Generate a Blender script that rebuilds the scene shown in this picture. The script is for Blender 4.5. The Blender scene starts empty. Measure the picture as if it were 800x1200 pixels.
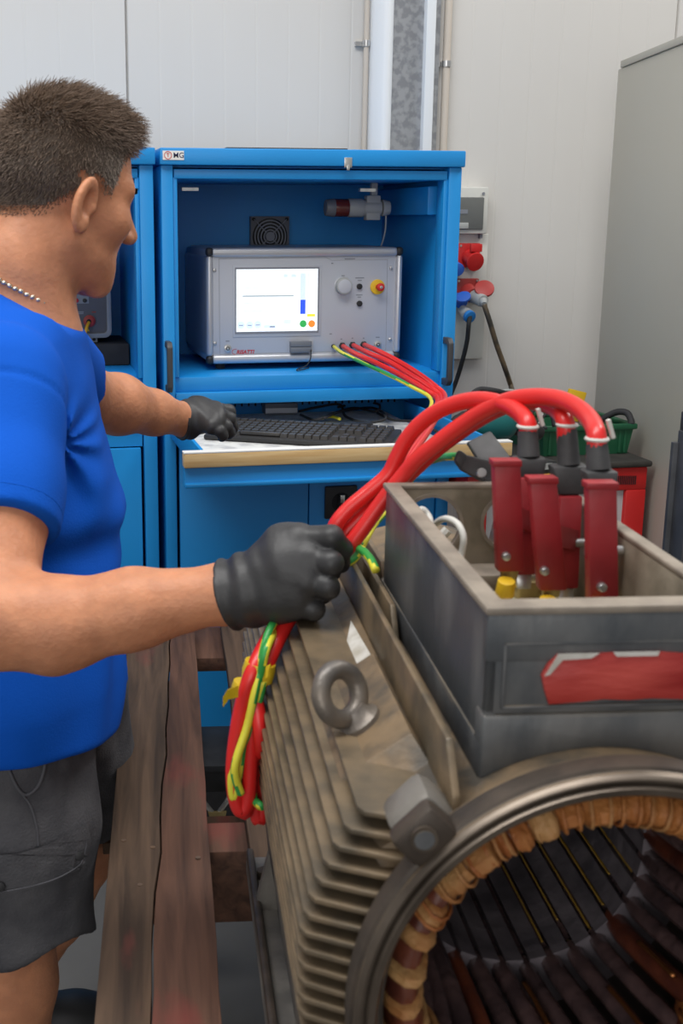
import bpy, bmesh, math, random
import numpy as np
from mathutils import Vector, Matrix
from mathutils.geometry import tessellate_polygon
random.seed(7); np.random.seed(7)
scene = bpy.context.scene
col = scene.collection

# ------------------------------------------------------------------ camera, light, exposure
AZ, PT, FPX, CX, CY, HC = math.radians(10.9), math.radians(13.68), 1410.0, 280.0, 600.0, 1.5
cam_d = bpy.data.cameras.new('camera'); cam = bpy.data.objects.new('camera', cam_d); col.objects.link(cam)
cam.location = (0, 0, HC)
cam.rotation_euler = (math.pi/2 - PT, 0, -AZ)
cam_d.sensor_fit = 'VERTICAL'; cam_d.sensor_height = 36.0; cam_d.sensor_width = 24.0
cam_d.lens = FPX/1200*36.0
cam_d.shift_x = (400-CX)/1200; cam_d.shift_y = 0
cam_d.clip_start = 0.05
cam_d.dof.use_dof = True; cam_d.dof.focus_distance = 2.35; cam_d.dof.aperture_fstop = 13.0
scene.camera = cam

world = bpy.data.worlds.new('hall_light'); scene.world = world; world.use_nodes = True
bg = world.node_tree.nodes['Background']; bg.inputs[0].default_value = (0.98, 0.985, 1.0, 1); bg.inputs[1].default_value = 0.31
def area(name, loc, rot, sx, sy, power, colr):
    l = bpy.data.lights.new(name, 'AREA'); l.shape = 'RECTANGLE'; l.size = sx; l.size_y = sy; l.energy = power; l.color = colr
    o = bpy.data.objects.new(name, l); o.location = loc; o.rotation_euler = rot; col.objects.link(o); return o
area('skylight', (-0.6, 0.9, 4.6), (0, 0, 0), 3.6, 1.6, 135, (1.0, 0.985, 0.96))
area('skylight_far', (3.5, 2.3, 4.9), (0, 0.45, 0), 1.0, 1.6, 75, (1.0, 0.985, 0.96))
area('camera_side_light', (-1.6, -3.4, 2.3), (math.radians(76), 0, math.radians(-22)), 3.2, 2.6, 60, (1.0, 0.98, 0.95))  # broad area light behind the camera, out of view
vs = scene.view_settings
vs.view_transform = 'Standard'; vs.look = 'None'; vs.gamma = 1.0; vs.use_curve_mapping = False; vs.exposure = 0.2

# ------------------------------------------------------------------ pixel to place
def v3(*a): return np.array(a, float)
RT = v3(math.cos(AZ), -math.sin(AZ), 0)
FW = v3(math.sin(AZ)*math.cos(PT), math.cos(AZ)*math.cos(PT), -math.sin(PT))
UPV = np.cross(RT, FW); CAM = v3(0, 0, HC)
def ray(px, py): return RT*(px-CX)/FPX - UPV*(py-CY)/FPX + FW
def P(px, py, z): return CAM + ray(px, py)*z
def PY(px, py, Y): r = ray(px, py); return CAM + r*(Y/r[1])
def PX(px, py, X): r = ray(px, py); return CAM + r*(X/r[0])
def PZ(px, py, Z): r = ray(px, py); return CAM + r*((Z-HC)/r[2])
TM = math.radians(7.5)
MB_ = np.array([[math.cos(TM), -math.sin(TM), 0], [math.sin(TM), math.cos(TM), 0], [0, 0, 1.0]])
MO = P(735, 1230, .8) + MB_.T@v3(-.012, 0, .0284)
def ML(px, py, **k):
    r = MB_@ray(px, py); c = MB_@(CAM-MO); (a, val), = k.items(); i = 'uvw'.index(a)
    return c + r*((val-c[i])/r[i])
def MW(u, v, w): return MO + MB_.T@v3(u, v, w)

# ------------------------------------------------------------------ mesh helpers
def frame_z(d):
    d = np.array(d, float); d = d/np.linalg.norm(d)
    a = v3(0, 0, 1) if abs(d[2]) < .9 else v3(1, 0, 0)
    x = np.cross(a, d); x /= np.linalg.norm(x); y = np.cross(d, x)
    return x, y, d
def rotz(a): c, s = math.cos(a), math.sin(a); return np.array([[c, -s, 0], [s, c, 0], [0, 0, 1.0]])
def rotx(a): c, s = math.cos(a), math.sin(a); return np.array([[1.0, 0, 0], [0, c, -s], [0, s, c]])
def roty(a): c, s = math.cos(a), math.sin(a); return np.array([[c, 0, s], [0, 1.0, 0], [-s, 0, c]])
def crom(pts, n=8, closed=False):
    p = [np.array(q, float) for q in pts]; out = []; N = len(p)
    rng = range(N if closed else N-1)
    for i in rng:
        if closed: a, b, c, d = p[(i-1) % N], p[i], p[(i+1) % N], p[(i+2) % N]
        else: a, b, c, d = p[max(i-1, 0)], p[i], p[i+1], p[min(i+2, N-1)]
        for k in range(n):
            t = k/n
            out.append(.5*((2*b)+(c-a)*t+(2*a-5*b+4*c-d)*t*t+(3*b-a-3*c+d)*t**3))
    if not closed: out.append(p[-1])
    return out
class MB:
    def __init__(s): s.v = []; s.f = []; s.m = []
    def add(s, vs, fs, mi=0):
        o = len(s.v); s.v.extend([tuple(map(float, q)) for q in vs]); s.f.extend([tuple(o+i for i in f) for f in fs]); s.m.extend([mi]*len(fs)); return s
    def box(s, c, d, R=None, mi=0):
        c = np.array(c, float); h = np.array(d, float)/2
        q = [v3(x, y, z)*h for x in (-1, 1) for y in (-1, 1) for z in (-1, 1)]
        if R is not None: q = [R@k for k in q]
        return s.add([c+k for k in q], [(0, 1, 3, 2), (4, 6, 7, 5), (0, 4, 5, 1), (2, 3, 7, 6), (0, 2, 6, 4), (1, 5, 7, 3)], mi)
    def bb(s, a, b, mi=0):
        a = np.array(a, float); b = np.array(b, float); return s.box((a+b)/2, np.abs(b-a), mi=mi)
    def hexa(s, q, mi=0):   # 4 bottom then 4 top, ccw
        return s.add(q, [(3, 2, 1, 0), (4, 5, 6, 7), (0, 1, 5, 4), (1, 2, 6, 5), (2, 3, 7, 6), (3, 0, 4, 7)], mi)
    def cyl(s, a, b, r0, r1=None, n=20, mi=0, caps=True):
        r1 = r0 if r1 is None else r1; a = np.array(a, float); b = np.array(b, float); x, y, d = frame_z(b-a)
        vs = []
        for p, r in ((a, r0), (b, r1)):
            vs += [p+r*(math.cos(2*math.pi*i/n)*x+math.sin(2*math.pi*i/n)*y) for i in range(n)]
        fs = [(i, (i+1) % n, n+(i+1) % n, n+i) for i in range(n)]
        if caps: fs += [tuple(range(n-1, -1, -1)), tuple(range(n, 2*n))]
        return s.add(vs, fs, mi)
    def lathe(s, prof, o, d, n=32, mi=0, closed=False, x=None):
        # prof: list of (r, h) along axis d from o
        o = np.array(o, float); xx, yy, dd = frame_z(d)
        if x is not None:
            xx = np.array(x, float); xx -= dd*(xx@dd); xx /= np.linalg.norm(xx); yy = np.cross(dd, xx)
        vs = []; k = len(prof)
        for i in range(n):
            a = 2*math.pi*i/n; e = math.cos(a)*xx+math.sin(a)*yy
            vs += [o+e*r+dd*h for r, h in prof]
        fs = []
        for i in range(n):
            j = (i+1) % n
            for q in range(k if closed else k-1):
                q2 = (q+1) % k; fs.append((i*k+q, j*k+q, j*k+q2, i*k+q2))
        return s.add(vs, fs, mi)
    def tube(s, pts, r, n=10, closed=False, mi=0, stripe=None, caps=True, flat=None):
        pts = [np.array(p, float) for p in pts]; N = len(pts); vs = []
        rr = r if hasattr(r, '__len__') else [r]*N
        nrm = None; rings = []
        for i, p in enumerate(pts):
            t = pts[(i+1) % N]-pts[i-1] if closed else pts[min(i+1, N-1)]-pts[max(i-1, 0)]
            t = t/(np.linalg.norm(t)+1e-12)
            if nrm is None: nrm = frame_z(t)[0]
            nrm = nrm-t*(nrm@t); nrm /= (np.linalg.norm(nrm)+1e-12); b = np.cross(t, nrm)
            vs += [p+rr[i]*(math.cos(2*math.pi*k/n)*nrm+math.sin(2*math.pi*k/n)*b*(flat or 1)) for k in range(n)]
        o = len(s.v); s.v.extend([tuple(q) for q in vs])
        for i in range(N if closed else N-1):
            j = (i+1) % N
            for k in range(n):
                s.f.append((o+i*n+k, o+i*n+(k+1) % n, o+j*n+(k+1) % n, o+j*n+k))
                s.m.append(mi if stripe is None else (0 if ((k+int(i*stripe)) % n) < n*.6 else 1))
        if not closed and caps:
            s.f.append(tuple(o+k for k in range(n-1, -1, -1))); s.m.append(mi)
            s.f.append(tuple(o+(N-1)*n+k for k in range(n))); s.m.append(mi)
        return s
    def ell(s, c, r, R=None, n=16, m=10, mi=0):
        c = np.array(c, float); r = np.array(r, float)*np.ones(3); vs = [v3(0, 0, 1)]
        for j in range(1, m):
            t = math.pi*j/m
            vs += [v3(math.sin(t)*math.cos(2*math.pi*i/n), math.sin(t)*math.sin(2*math.pi*i/n), math.cos(t)) for i in range(n)]
        vs.append(v3(0, 0, -1)); vs = [q*r for q in vs]
        if R is not None: vs = [R@q for q in vs]
        fs = [(0, 1+i, 1+(i+1) % n) for i in range(n)]
        for j in range(m-2):
            fs += [(1+j*n+i, 1+(j+1)*n+i, 1+(j+1)*n+(i+1) % n, 1+j*n+(i+1) % n) for i in range(n)]
        l = len(vs)-1; fs += [(l, 1+(m-2)*n+(i+1) % n, 1+(m-2)*n+i) for i in range(n)]
        return s.add([c+q for q in vs], fs, mi)
    def prism(s, loops, o, ex, ey, d, mi=0):
        # loops: outer polygon and holes in 2-D, extruded by vector d
        o, ex, ey, d = [np.array(q, float) for q in (o, ex, ey, d)]
        if not hasattr(loops[0][0], '__len__'): loops = [loops]
        flat = [q for l in loops for q in l]; n = len(flat)
        tri = tessellate_polygon([[Vector((a, b, 0)) for a, b in l] for l in loops])
        vs = [o+ex*a+ey*b for a, b in flat]; vs += [q+d for q in vs]
        fs = []
        for t in tri:
            a, b, c = [flat[i] for i in t]
            if (b[0]-a[0])*(c[1]-a[1])-(b[1]-a[1])*(c[0]-a[0]) < 0: t = (t[0], t[2], t[1])
            fs.append((t[2], t[1], t[0])); fs.append((t[0]+n, t[1]+n, t[2]+n))
        k = 0
        for l in loops:
            m = len(l)
            fs += [(k+i, k+(i+1) % m, n+k+(i+1) % m, n+k+i) for i in range(m)]; k += m
        return s.add(vs, fs, mi)
TX = {}
def thing(name, label, cat, loc=(0, 0, 0), rz=0.0, group=None, kind=None):
    o = bpy.data.objects.new(name, None); col.objects.link(o); o.empty_display_size = .05
    o.location = [float(q) for q in loc]; o.rotation_euler = (0, 0, rz); o['label'] = label; o['category'] = cat
    if group: o['group'] = group
    if kind: o['kind'] = kind
    TX[o.name] = Matrix.Translation(o.location) @ Matrix.Rotation(rz, 4, 'Z')
    return o
def tag(o, label, cat, group=None):
    o['label'] = label; o['category'] = cat
    if group: o['group'] = group
    return o
def obj(name, mb, mats, parent=None, smooth=None, bevel=0, seg=2, local=False, label=None, kind=None, fixn=True):
    """mesh object; coordinates are world unless local=True (then in the parent thing's frame)"""
    me = bpy.data.meshes.new(name)
    me.from_pydata(mb.v, [], mb.f)
    mats = mats if isinstance(mats, (list, tuple)) else [mats]
    for m in mats: me.materials.append(M[m] if isinstance(m, str) else m)
    if len(mats) > 1: me.polygons.foreach_set('material_index', mb.m)
    o = bpy.data.objects.new(name, me)
    if parent is not None:
        T = TX[parent.name]
        if not local: me.transform(T.inverted())
        o.parent = parent
    else:
        co = np.array(mb.v); b = Vector(((co[:, 0].min()+co[:, 0].max())/2, (co[:, 1].min()+co[:, 1].max())/2, co[:, 2].min()))
        me.transform(Matrix.Translation(-b)); o.location = b; T = Matrix.Translation(b)
    col.objects.link(o); TX[o.name] = T
    if bevel or fixn:
        bm = bmesh.new(); bm.from_mesh(me)
        if fixn: bmesh.ops.recalc_face_normals(bm, faces=bm.faces[:])
        if bevel:
            bmesh.ops.remove_doubles(bm, verts=bm.verts[:], dist=1e-6)
            es = [e for e in bm.edges if len(e.link_faces) == 2 and e.calc_face_angle(0) > .5]
            bmesh.ops.bevel(bm, geom=es, offset=bevel, segments=seg, affect='EDGES', profile=.5, clamp_overlap=True)
        bm.to_mesh(me); bm.free()
    if smooth:
        me.polygons.foreach_set('use_smooth', [True]*len(me.polygons))
        if smooth is not True: me.set_sharp_from_angle(angle=math.radians(smooth))
    elif bevel:
        me.polygons.foreach_set('use_smooth', [True]*len(me.polygons)); me.set_sharp_from_angle(angle=math.radians(35))
    if label: o['label'] = label
    if kind: o['kind'] = kind
    return o
def text(name, body, mat, parent, o, ex, ey, size, depth=.0006, align='CENTER', bold=0.0, shear=0.0):
    cu = bpy.data.curves.new(name, 'FONT'); cu.body = body; cu.size = 1.0; cu.extrude = 0; cu.align_x = align; cu.align_y = 'CENTER'; cu.offset = bold; cu.shear = shear; cu.resolution_u = 3
    t = bpy.data.objects.new('tmp', cu); col.objects.link(t); dg = bpy.context.evaluated_depsgraph_get(); dg.update()
    me = bpy.data.meshes.new_from_object(t.evaluated_get(dg)); bpy.data.objects.remove(t)
    mb = MB(); o, ex, ey = [np.array(q, float) for q in (o, ex, ey)]; n = np.cross(ex, ey)
    mb.add([o+ex*q.co.x*size+ey*q.co.y*size+n*depth for q in me.vertices], [tuple(p.vertices) for p in me.polygons])
    bpy.data.meshes.remove(me); bpy.data.curves.remove(cu)
    return obj(name, mb, mat, parent, fixn=False)

# ------------------------------------------------------------------ materials
M = {}
def mat(name, c, rough=.5, metal=0.0, c2=None, scale=8.0, detail=4.0, lo=.35, hi=.65, var=0.0, bump=0.0, bscale=80.0, stretch=(1, 1, 1), emit=0.0, spec=.5, sub=0.0, rvar=0.0, coat=0.0, alpha=1.0, dust=None, dlo=.55, dhi=.95, dscale=5.0):
    m = bpy.data.materials.new(name); m.use_nodes = True; nt = m.node_tree; N = nt.nodes; L = nt.links
    b = N['Principled BSDF']; b.inputs['Roughness'].default_value = rough; b.inputs['Metallic'].default_value = metal
    b.inputs['Specular IOR Level'].default_value = spec; b.inputs['Coat Weight'].default_value = coat
    c = tuple(c)+(1,)
    if c2 is None and var: c2 = tuple(min(1, q*(1+var)) for q in c[:3]); c = tuple(q*(1-var) for q in c[:3])+(1,)
    tc = N.new('ShaderNodeTexCoord'); mp = N.new('ShaderNodeMapping'); mp.inputs['Scale'].default_value = stretch; L.new(tc.outputs['Object'], mp.inputs[0])
    out = None
    if c2 is not None:
        n = N.new('ShaderNodeTexNoise'); n.inputs['Scale'].default_value = scale; n.inputs['Detail'].default_value = detail; L.new(mp.outputs[0], n.inputs['Vector'])
        r = N.new('ShaderNodeValToRGB'); r.color_ramp.elements[0].position = lo; r.color_ramp.elements[1].position = hi
        r.color_ramp.elements[0].color = c; r.color_ramp.elements[1].color = tuple(c2)+(1,); L.new(n.outputs['Fac'], r.inputs[0]); out = r.outputs[0]
        if rvar:
            mr = N.new('ShaderNodeMapRange'); mr.inputs[3].default_value = max(0, rough-rvar); mr.inputs[4].default_value = min(1, rough+rvar); L.new(n.outputs['Fac'], mr.inputs[0]); L.new(mr.outputs[0], b.inputs['Roughness'])
    if dust is not None:
        g = N.new('ShaderNodeNewGeometry'); sx = N.new('ShaderNodeSeparateXYZ'); L.new(g.outputs['True Normal'], sx.inputs[0])
        n2 = N.new('ShaderNodeTexNoise'); n2.inputs['Scale'].default_value = dscale; n2.inputs['Detail'].default_value = 5; L.new(tc.outputs['Object'], n2.inputs['Vector'])
        ad = N.new('ShaderNodeMath'); ad.operation = 'MULTIPLY_ADD'; L.new(sx.outputs[2], ad.inputs[0]); ad.inputs[1].default_value = .35; L.new(n2.outputs['Fac'], ad.inputs[2])
        mr = N.new('ShaderNodeMapRange'); mr.inputs[1].default_value = dlo; mr.inputs[2].default_value = dhi; L.new(ad.outputs[0], mr.inputs[0])
        mx = N.new('ShaderNodeMix'); mx.data_type = 'RGBA'; L.new(mr.outputs[0], mx.inputs[0]); mx.inputs[7].default_value = tuple(dust)+(1,)
        if out is not None: L.new(out, mx.inputs[6])
        else: mx.inputs[6].default_value = c
        out = mx.outputs[2]
    if out is not None: L.new(out, b.inputs['Base Color'])
    else: b.inputs['Base Color'].default_value = c
    if bump:
        n = N.new('ShaderNodeTexNoise'); n.inputs['Scale'].default_value = bscale; n.inputs['Detail'].default_value = 6; L.new(mp.outputs[0], n.inputs['Vector'])
        bp = N.new('ShaderNodeBump'); bp.inputs['Strength'].default_value = bump; bp.inputs['Distance'].default_value = .01; L.new(n.outputs['Fac'], bp.inputs['Height']); L.new(bp.outputs[0], b.inputs['Normal'])
    if emit: b.inputs['Emission Color'].default_value = c; b.inputs['Emission Strength'].default_value = emit
    if sub:
        b.inputs['Subsurface Weight'].default_value = sub; b.inputs['Subsurface Radius'].default_value = (1.0, .35, .2); b.inputs['Subsurface Scale'].default_value = .006
    if alpha < 1: b.inputs['Alpha'].default_value = alpha
    M[name] = m; return m
mat('blue_paint', (.010, .262, .66), .40, var=.06, scale=3, bump=.04, bscale=250)
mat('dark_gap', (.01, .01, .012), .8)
mat('black_plastic', (.018, .018, .02), .5, var=.15, scale=40)
mat('black_rubber', (.022, .022, .024), .75, var=.2, scale=30)
mat('dark_handle', (.045, .045, .05), .5)
mat('alu', (.56, .57, .60), .34, .55, var=.03, scale=5)
mat('panel_grey', (.50, .52, .57), .5, .15, var=.02, scale=6)
mat('panel_line', (.30, .31, .34), .6)
mat('screw_steel', (.6, .6, .6), .28, .9)
mat('bright_steel', (.62, .62, .6), .3, .85, var=.1, scale=60)
mat('screen_white', (.88, .95, 1.0), .3, emit=.62)
mat('screen_grid', (.70, .77, .80), .3, emit=.55)
mat('screen_trace', (.42, .48, .50), .3, emit=.4)
mat('lens_red', (.13, .018, .012), .25, coat=.4)
mat('screen_pale', (.62, .74, .93), .3, emit=.6)
mat('screen_blue', (.03, .09, .72), .3, emit=.7)
mat('screen_green', (.03, .36, .08), .3, emit=.6)
mat('screen_orange', (.9, .22, .03), .3, emit=.7)
mat('screen_yellow', (.85, .62, .05), .3, emit=.7)
mat('sticker_white', (.80, .80, .78), .5)
mat('navy_print', (.012, .018, .09), .5)
mat('red_print', (.55, .02, .03), .5)
mat('grey_print', (.22, .23, .26), .6)
mat('yellow_plastic', (.80, .50, .02), .45)
mat('red_plastic', (.55, .015, .015), .4, var=.08, scale=10)
mat('red_dull', (.40, .035, .03), .45, var=.12, scale=20)
mat('blue_plastic', (.03, .13, .55), .4)
mat('blue_plug', (.02, .22, .62), .4)
mat('grey_plastic', (.40, .41, .40), .5, var=.05, scale=10)
mat('light_plastic', (.60, .60, .56), .5, var=.05, scale=8)
mat('smoke_glass', (.14, .145, .14), .2, var=.1, scale=6)
mat('grey_case', (.10, .105, .125), .45, var=.06, scale=20)
mat('case_rim', (.26, .28, .31), .45)
mat('wood_light', (.62, .40, .17), .5, c2=(.72, .52, .26), scale=9, stretch=(1, 14, 14), bump=.05)
mat('keys', (.052, .048, .045), .42, var=.15, scale=30)
mat('key_body', (.028, .027, .027), .5)
mat('paper', (.74, .74, .71), .7, c2=(.50, .50, .50), scale=26, lo=.42, hi=.62, detail=8)
mat('grey_box', (.16, .17, .19), .45)
mat('red_cable', (.66, .018, .016), .38, var=.06, scale=12, coat=.15)
mat('clamp_red', (.30, .018, .024), .45, var=.14, scale=25, bump=.05)
mat('gy_yellow', (.72, .66, .05), .4)
mat('gy_green', (.03, .30, .06), .4)
mat('yellow_cable', (.72, .38, .02), .45)
mat('tie_yellow', (.72, .50, .02), .4, var=.1, scale=50)
mat('white_wire', (.62, .61, .57), .45)
mat('black_boot', (.045, .045, .047), .6, var=.3, scale=40)
mat('glove', (.030, .030, .032), .50, var=.18, scale=18, bump=.10, bscale=60)
mat('shirt', (.003, .090, .52), .85, var=.07, scale=5, bump=.12, bscale=420, spec=.15)
mat('shorts', (.072, .072, .081), .92, c2=(.112, .111, .120), scale=22, bump=.22, bscale=300, spec=.15)
mat('shorts_seam', (.10, .10, .112), .9, spec=.2)
mat('skin', (.50, .215, .115), .50, c2=(.60, .262, .138), scale=38, detail=6, lo=.38, hi=.66, bump=.14, bscale=140, sub=.12, spec=.35)
mat('eye', (.5, .48, .45), .2)
mat('silver', (.60, .55, .46), .28, .9)
mat('boot_leather', (.014, .014, .016), .55, var=.3, scale=15)
mat('concrete', (.090, .086, .081), .75, c2=(.140, .134, .126), scale=2.5, detail=8, bump=.08, bscale=25, rvar=.1)
mat('wall_white', (.635, .62, .595), .36, var=.02, scale=1.5)
mat('galvanised', (.30, .31, .33), .42, .6, c2=(.42, .43, .45), scale=48, detail=2, lo=.42, hi=.58)
mat('white_trim', (.80, .83, .86), .35)
mat('beige_pipe', (.58, .52, .45), .5)
mat('cabinet_grey', (.47, .45, .385), .42, var=.03, scale=1.2)
mat('dark_steel', (.045, .048, .055), .5, .3, var=.35, scale=14)
mat('crate_green', (.012, .10, .045), .5, var=.12, scale=10)
mat('teal', (.006, .13, .13), .42, var=.1, scale=12)
mat('brown_tape', (.16, .09, .045), .5, c2=(.07, .05, .04), scale=30)
mat('mat_black', (.028, .026, .024), .8, c2=(.05, .046, .04), scale=20)
mat('panel_white', (.52, .53, .54), .5)
mat('grey_paint', (.060, .064, .070), .52, .15, c2=(.12, .122, .125), scale=20, detail=8, lo=.4, hi=.62, dust=(.24, .185, .12), dlo=.66, dhi=1.1, dscale=10, bump=.12, bscale=60, rvar=.1)
mat('box_paint', (.070, .078, .087), .45, .2, c2=(.150, .152, .152), scale=16, detail=9, lo=.44, hi=.64, stretch=(1, 1, .45), bump=.10, bscale=70, rvar=.12, dust=(.27, .235, .19), dlo=.62, dhi=1.15, dscale=12)
mat('box_inside', (.16, .135, .098), .6, c2=(.26, .22, .165), scale=22, detail=7, lo=.4, hi=.6, bump=.1, bscale=60)
mat('rim_dusty', (.29, .245, .195), .6, c2=(.18, .15, .12), scale=30, detail=6, bump=.08)
mat('casting', (.070, .060, .048), .55, .2, c2=(.19, .132, .076), scale=17, detail=9, lo=.42, hi=.58, dust=(.27, .185, .105), dlo=.70, dhi=1.06, dscale=24, bump=.16, bscale=70, rvar=.12)
mat('fin_metal', (.100, .080, .055), .45, .25, c2=(.20, .145, .088), scale=20, detail=9, lo=.40, hi=.64, dust=(.25, .18, .105), dlo=.72, dhi=1.20, dscale=22, bump=.08, bscale=80, rvar=.1)
mat('foot_metal', (.115, .108, .098), .5, .25, c2=(.20, .185, .165), scale=20, detail=8, lo=.4, hi=.62, bump=.1)
mat('machined', (.175, .142, .112), .36, .65, c2=(.085, .066, .052), scale=9, lo=.4, hi=.6, rvar=.08)
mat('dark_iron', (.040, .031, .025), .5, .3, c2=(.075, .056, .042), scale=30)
mat('eye_steel', (.11, .105, .105), .42, .5, c2=(.20, .17, .14), scale=22, bump=.12, bscale=90)
mat('coil_tan', (.50, .29, .115), .6, c2=(.36, .15, .045), scale=26, bump=.35, bscale=110)
mat('coil_orange', (.46, .185, .05), .55, c2=(.32, .10, .025), scale=24, stretch=(1, 1, 1), bump=.4, bscale=130)
mat('coil_red', (.17, .045, .022), .35, c2=(.07, .020, .014), scale=30, bump=.2, coat=.3)
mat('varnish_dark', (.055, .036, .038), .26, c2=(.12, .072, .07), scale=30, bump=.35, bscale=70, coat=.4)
mat('core_dark', (.11, .098, .112), .34, .3, c2=(.24, .21, .23), scale=24, bump=.25, bscale=60, rvar=.12)
mat('liner_yellow', (.50, .30, .04), .4)
mat('copper_metal', (.55, .22, .08), .25, .9)  # plain bare copper, no emission
mat('red_paint_patch', (.30, .014, .014), .36, c2=(.52, .07, .055), scale=26, detail=8, lo=.38, hi=.68, stretch=(.45, 1, 1.6), bump=.2, bscale=40)
mat('scuffed_white', (.62, .60, .56), .5, c2=(.42, .39, .33), scale=40, detail=6, lo=.45, hi=.7)
mat('board_yellow', (.40, .36, .20), .5, var=.1, scale=20)
mat('brass', (.45, .35, .16), .4, .7, var=.2, scale=40)
def wood(name, base, dark, red, redlo):
    m = bpy.data.materials.new(name); m.use_nodes = True; N = m.node_tree.nodes; L = m.node_tree.links; b = N['Principled BSDF']
    tc = N.new('ShaderNodeTexCoord'); mp = N.new('ShaderNodeMapping'); mp.inputs['Scale'].default_value = (26, 1.6, 26); L.new(tc.outputs['Object'], mp.inputs[0])
    n = N.new('ShaderNodeTexNoise'); n.inputs['Scale'].default_value = 2.2; n.inputs['Detail'].default_value = 8; n.inputs['Distortion'].default_value = .6; L.new(mp.outputs[0], n.inputs['Vector'])
    r = N.new('ShaderNodeValToRGB'); r.color_ramp.elements[0].position = .32; r.color_ramp.elements[1].position = .70
    r.color_ramp.elements[0].color = dark+(1,); r.color_ramp.elements[1].color = base+(1,); L.new(n.outputs['Fac'], r.inputs[0])
    n2 = N.new('ShaderNodeTexNoise'); n2.inputs['Scale'].default_value = 4.2; n2.inputs['Detail'].default_value = 6
    mp2 = N.new('ShaderNodeMapping'); mp2.inputs['Scale'].default_value = (2.2, .7, 2); L.new(tc.outputs['Object'], mp2.inputs[0]); L.new(mp2.outputs[0], n2.inputs['Vector'])
    mr = N.new('ShaderNodeMapRange'); mr.inputs[1].default_value = redlo; mr.inputs[2].default_value = redlo+.14; L.new(n2.outputs['Fac'], mr.inputs[0])
    mx = N.new('ShaderNodeMix'); mx.data_type = 'RGBA'; L.new(mr.outputs[0], mx.inputs[0]); L.new(r.outputs[0], mx.inputs[6]); mx.inputs[7].default_value = red+(1,)
    L.new(mx.outputs[2], b.inputs['Base Color']); b.inputs['Roughness'].default_value = .75; b.inputs['Specular IOR Level'].default_value = .3
    bp = N.new('ShaderNodeBump'); bp.inputs['Strength'].default_value = .25; bp.inputs['Distance'].default_value = .004; L.new(n.outputs['Fac'], bp.inputs['Height']); L.new(bp.outputs[0], b.inputs['Normal'])
    M[name] = m
wood('old_wood', (.125, .078, .050), (.042, .027, .019), (.17, .045, .036), .60)
wood('red_wood', (.145, .072, .047), (.060, .031, .022), (.19, .042, .034), .56)
def attr_mat(name, rough, spec):
    m = bpy.data.materials.new(name); m.use_nodes = True; N = m.node_tree.nodes; b = N['Principled BSDF']
    a = N.new('ShaderNodeAttribute'); a.attribute_name = 'tone'; m.node_tree.links.new(a.outputs['Color'], b.inputs['Base Color'])
    b.inputs['Roughness'].default_value = rough; b.inputs['Specular IOR Level'].default_value = spec; M[name] = m
attr_mat('hair', .5, .35)
EX, EZ, NY_ = v3(1, 0, 0), v3(0, 0, 1), v3(0, -1, 0)
# ------------------------------------------------------------------ the setting
YW = 3.42
mb = MB(); mb.bb((-5, -4, -.12), (7, YW+.2, 0)); fl = obj('floor', mb, 'concrete'); fl['kind'] = 'structure'
mb = MB(); mb.bb((-5, YW+.03, 0), (7, YW+.2, 5.0)); wl = obj('wall_back', mb, 'wall_white'); wl['kind'] = 'structure'
seam = PY(148.5, 60, YW)[0]; PW = .80
def panel_mesh():
    mb = MB(); xs = [(0.0, .012), (.004, 0)]; k = 9
    for i in range(1, k):
        c = i*PW/k; xs += [(c-.004, 0), (c, .0007), (c+.004, 0)]
    xs += [(PW-.004, 0), (PW, .012)]
    n = len(xs); vs = [(x, y, 0) for x, y in xs]+[(x, y, 5.0) for x, y in xs]+[(0, .03, 0), (PW, .03, 0), (0, .03, 5), (PW, .03, 5)]
    mb.add(vs, [(i, i+1, n+i+1, n+i) for i in range(n-1)]+[(2*n+1, 2*n, 2*n+2, 2*n+3), (2*n, 0, n, 2*n+2), (n-1, 2*n+1, 2*n+3, 2*n-1)])
    return mb
proto = None
for i in range(-6, 8):
    if proto is None:
        proto = obj('wall_panel', panel_mesh(), 'wall_white', wl, local=True, fixn=False); o = proto
    else:
        o = proto.copy(); col.objects.link(o)
    b = wl.location
    o.location = (seam+i*PW-b[0], YW-b[1], 0-b[2])

# wall column: galvanised upright with white trims, pipes either side
def wx(px): return PY(px, 100, YW)[0]
pc = thing('wall_column', 'galvanised steel wall column between two white strips above blue cabinet', 'column', (wx(470), YW, 0))
mb = MB(); mb.bb((wx(452), YW-.045, 0), (wx(488.5), YW-.002, 5)); obj('column_face', mb, 'galvanised', pc)
mb = MB(); x0, x1 = wx(430), wx(452.5); n = 10
poly = [(x0+(x1-x0)*i/n, YW-.002-.062*math.sin(math.pi*(.12+.88*i/n)/1.35)**.8) for i in range(n+1)]
poly = [(x0, YW-.002)]+poly+[(x1, YW-.002)]
mb.prism(poly, (0, 0, 0), (1, 0, 0), (0, 1, 0), (0, 0, 5)); obj('corner_strip', mb, 'white_trim', pc, smooth=40)
mb = MB(); mb.bb((wx(488), YW-.068, 0), (wx(499), YW-.002, 5)); obj('corner_strip', mb, 'white_trim', pc, bevel=.004)
mb = MB(); mb.bb((wx(499), YW-.03, 0), (wx(509), YW-.002, 5)); obj('side_strip', mb, 'galvanised', pc)
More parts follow.
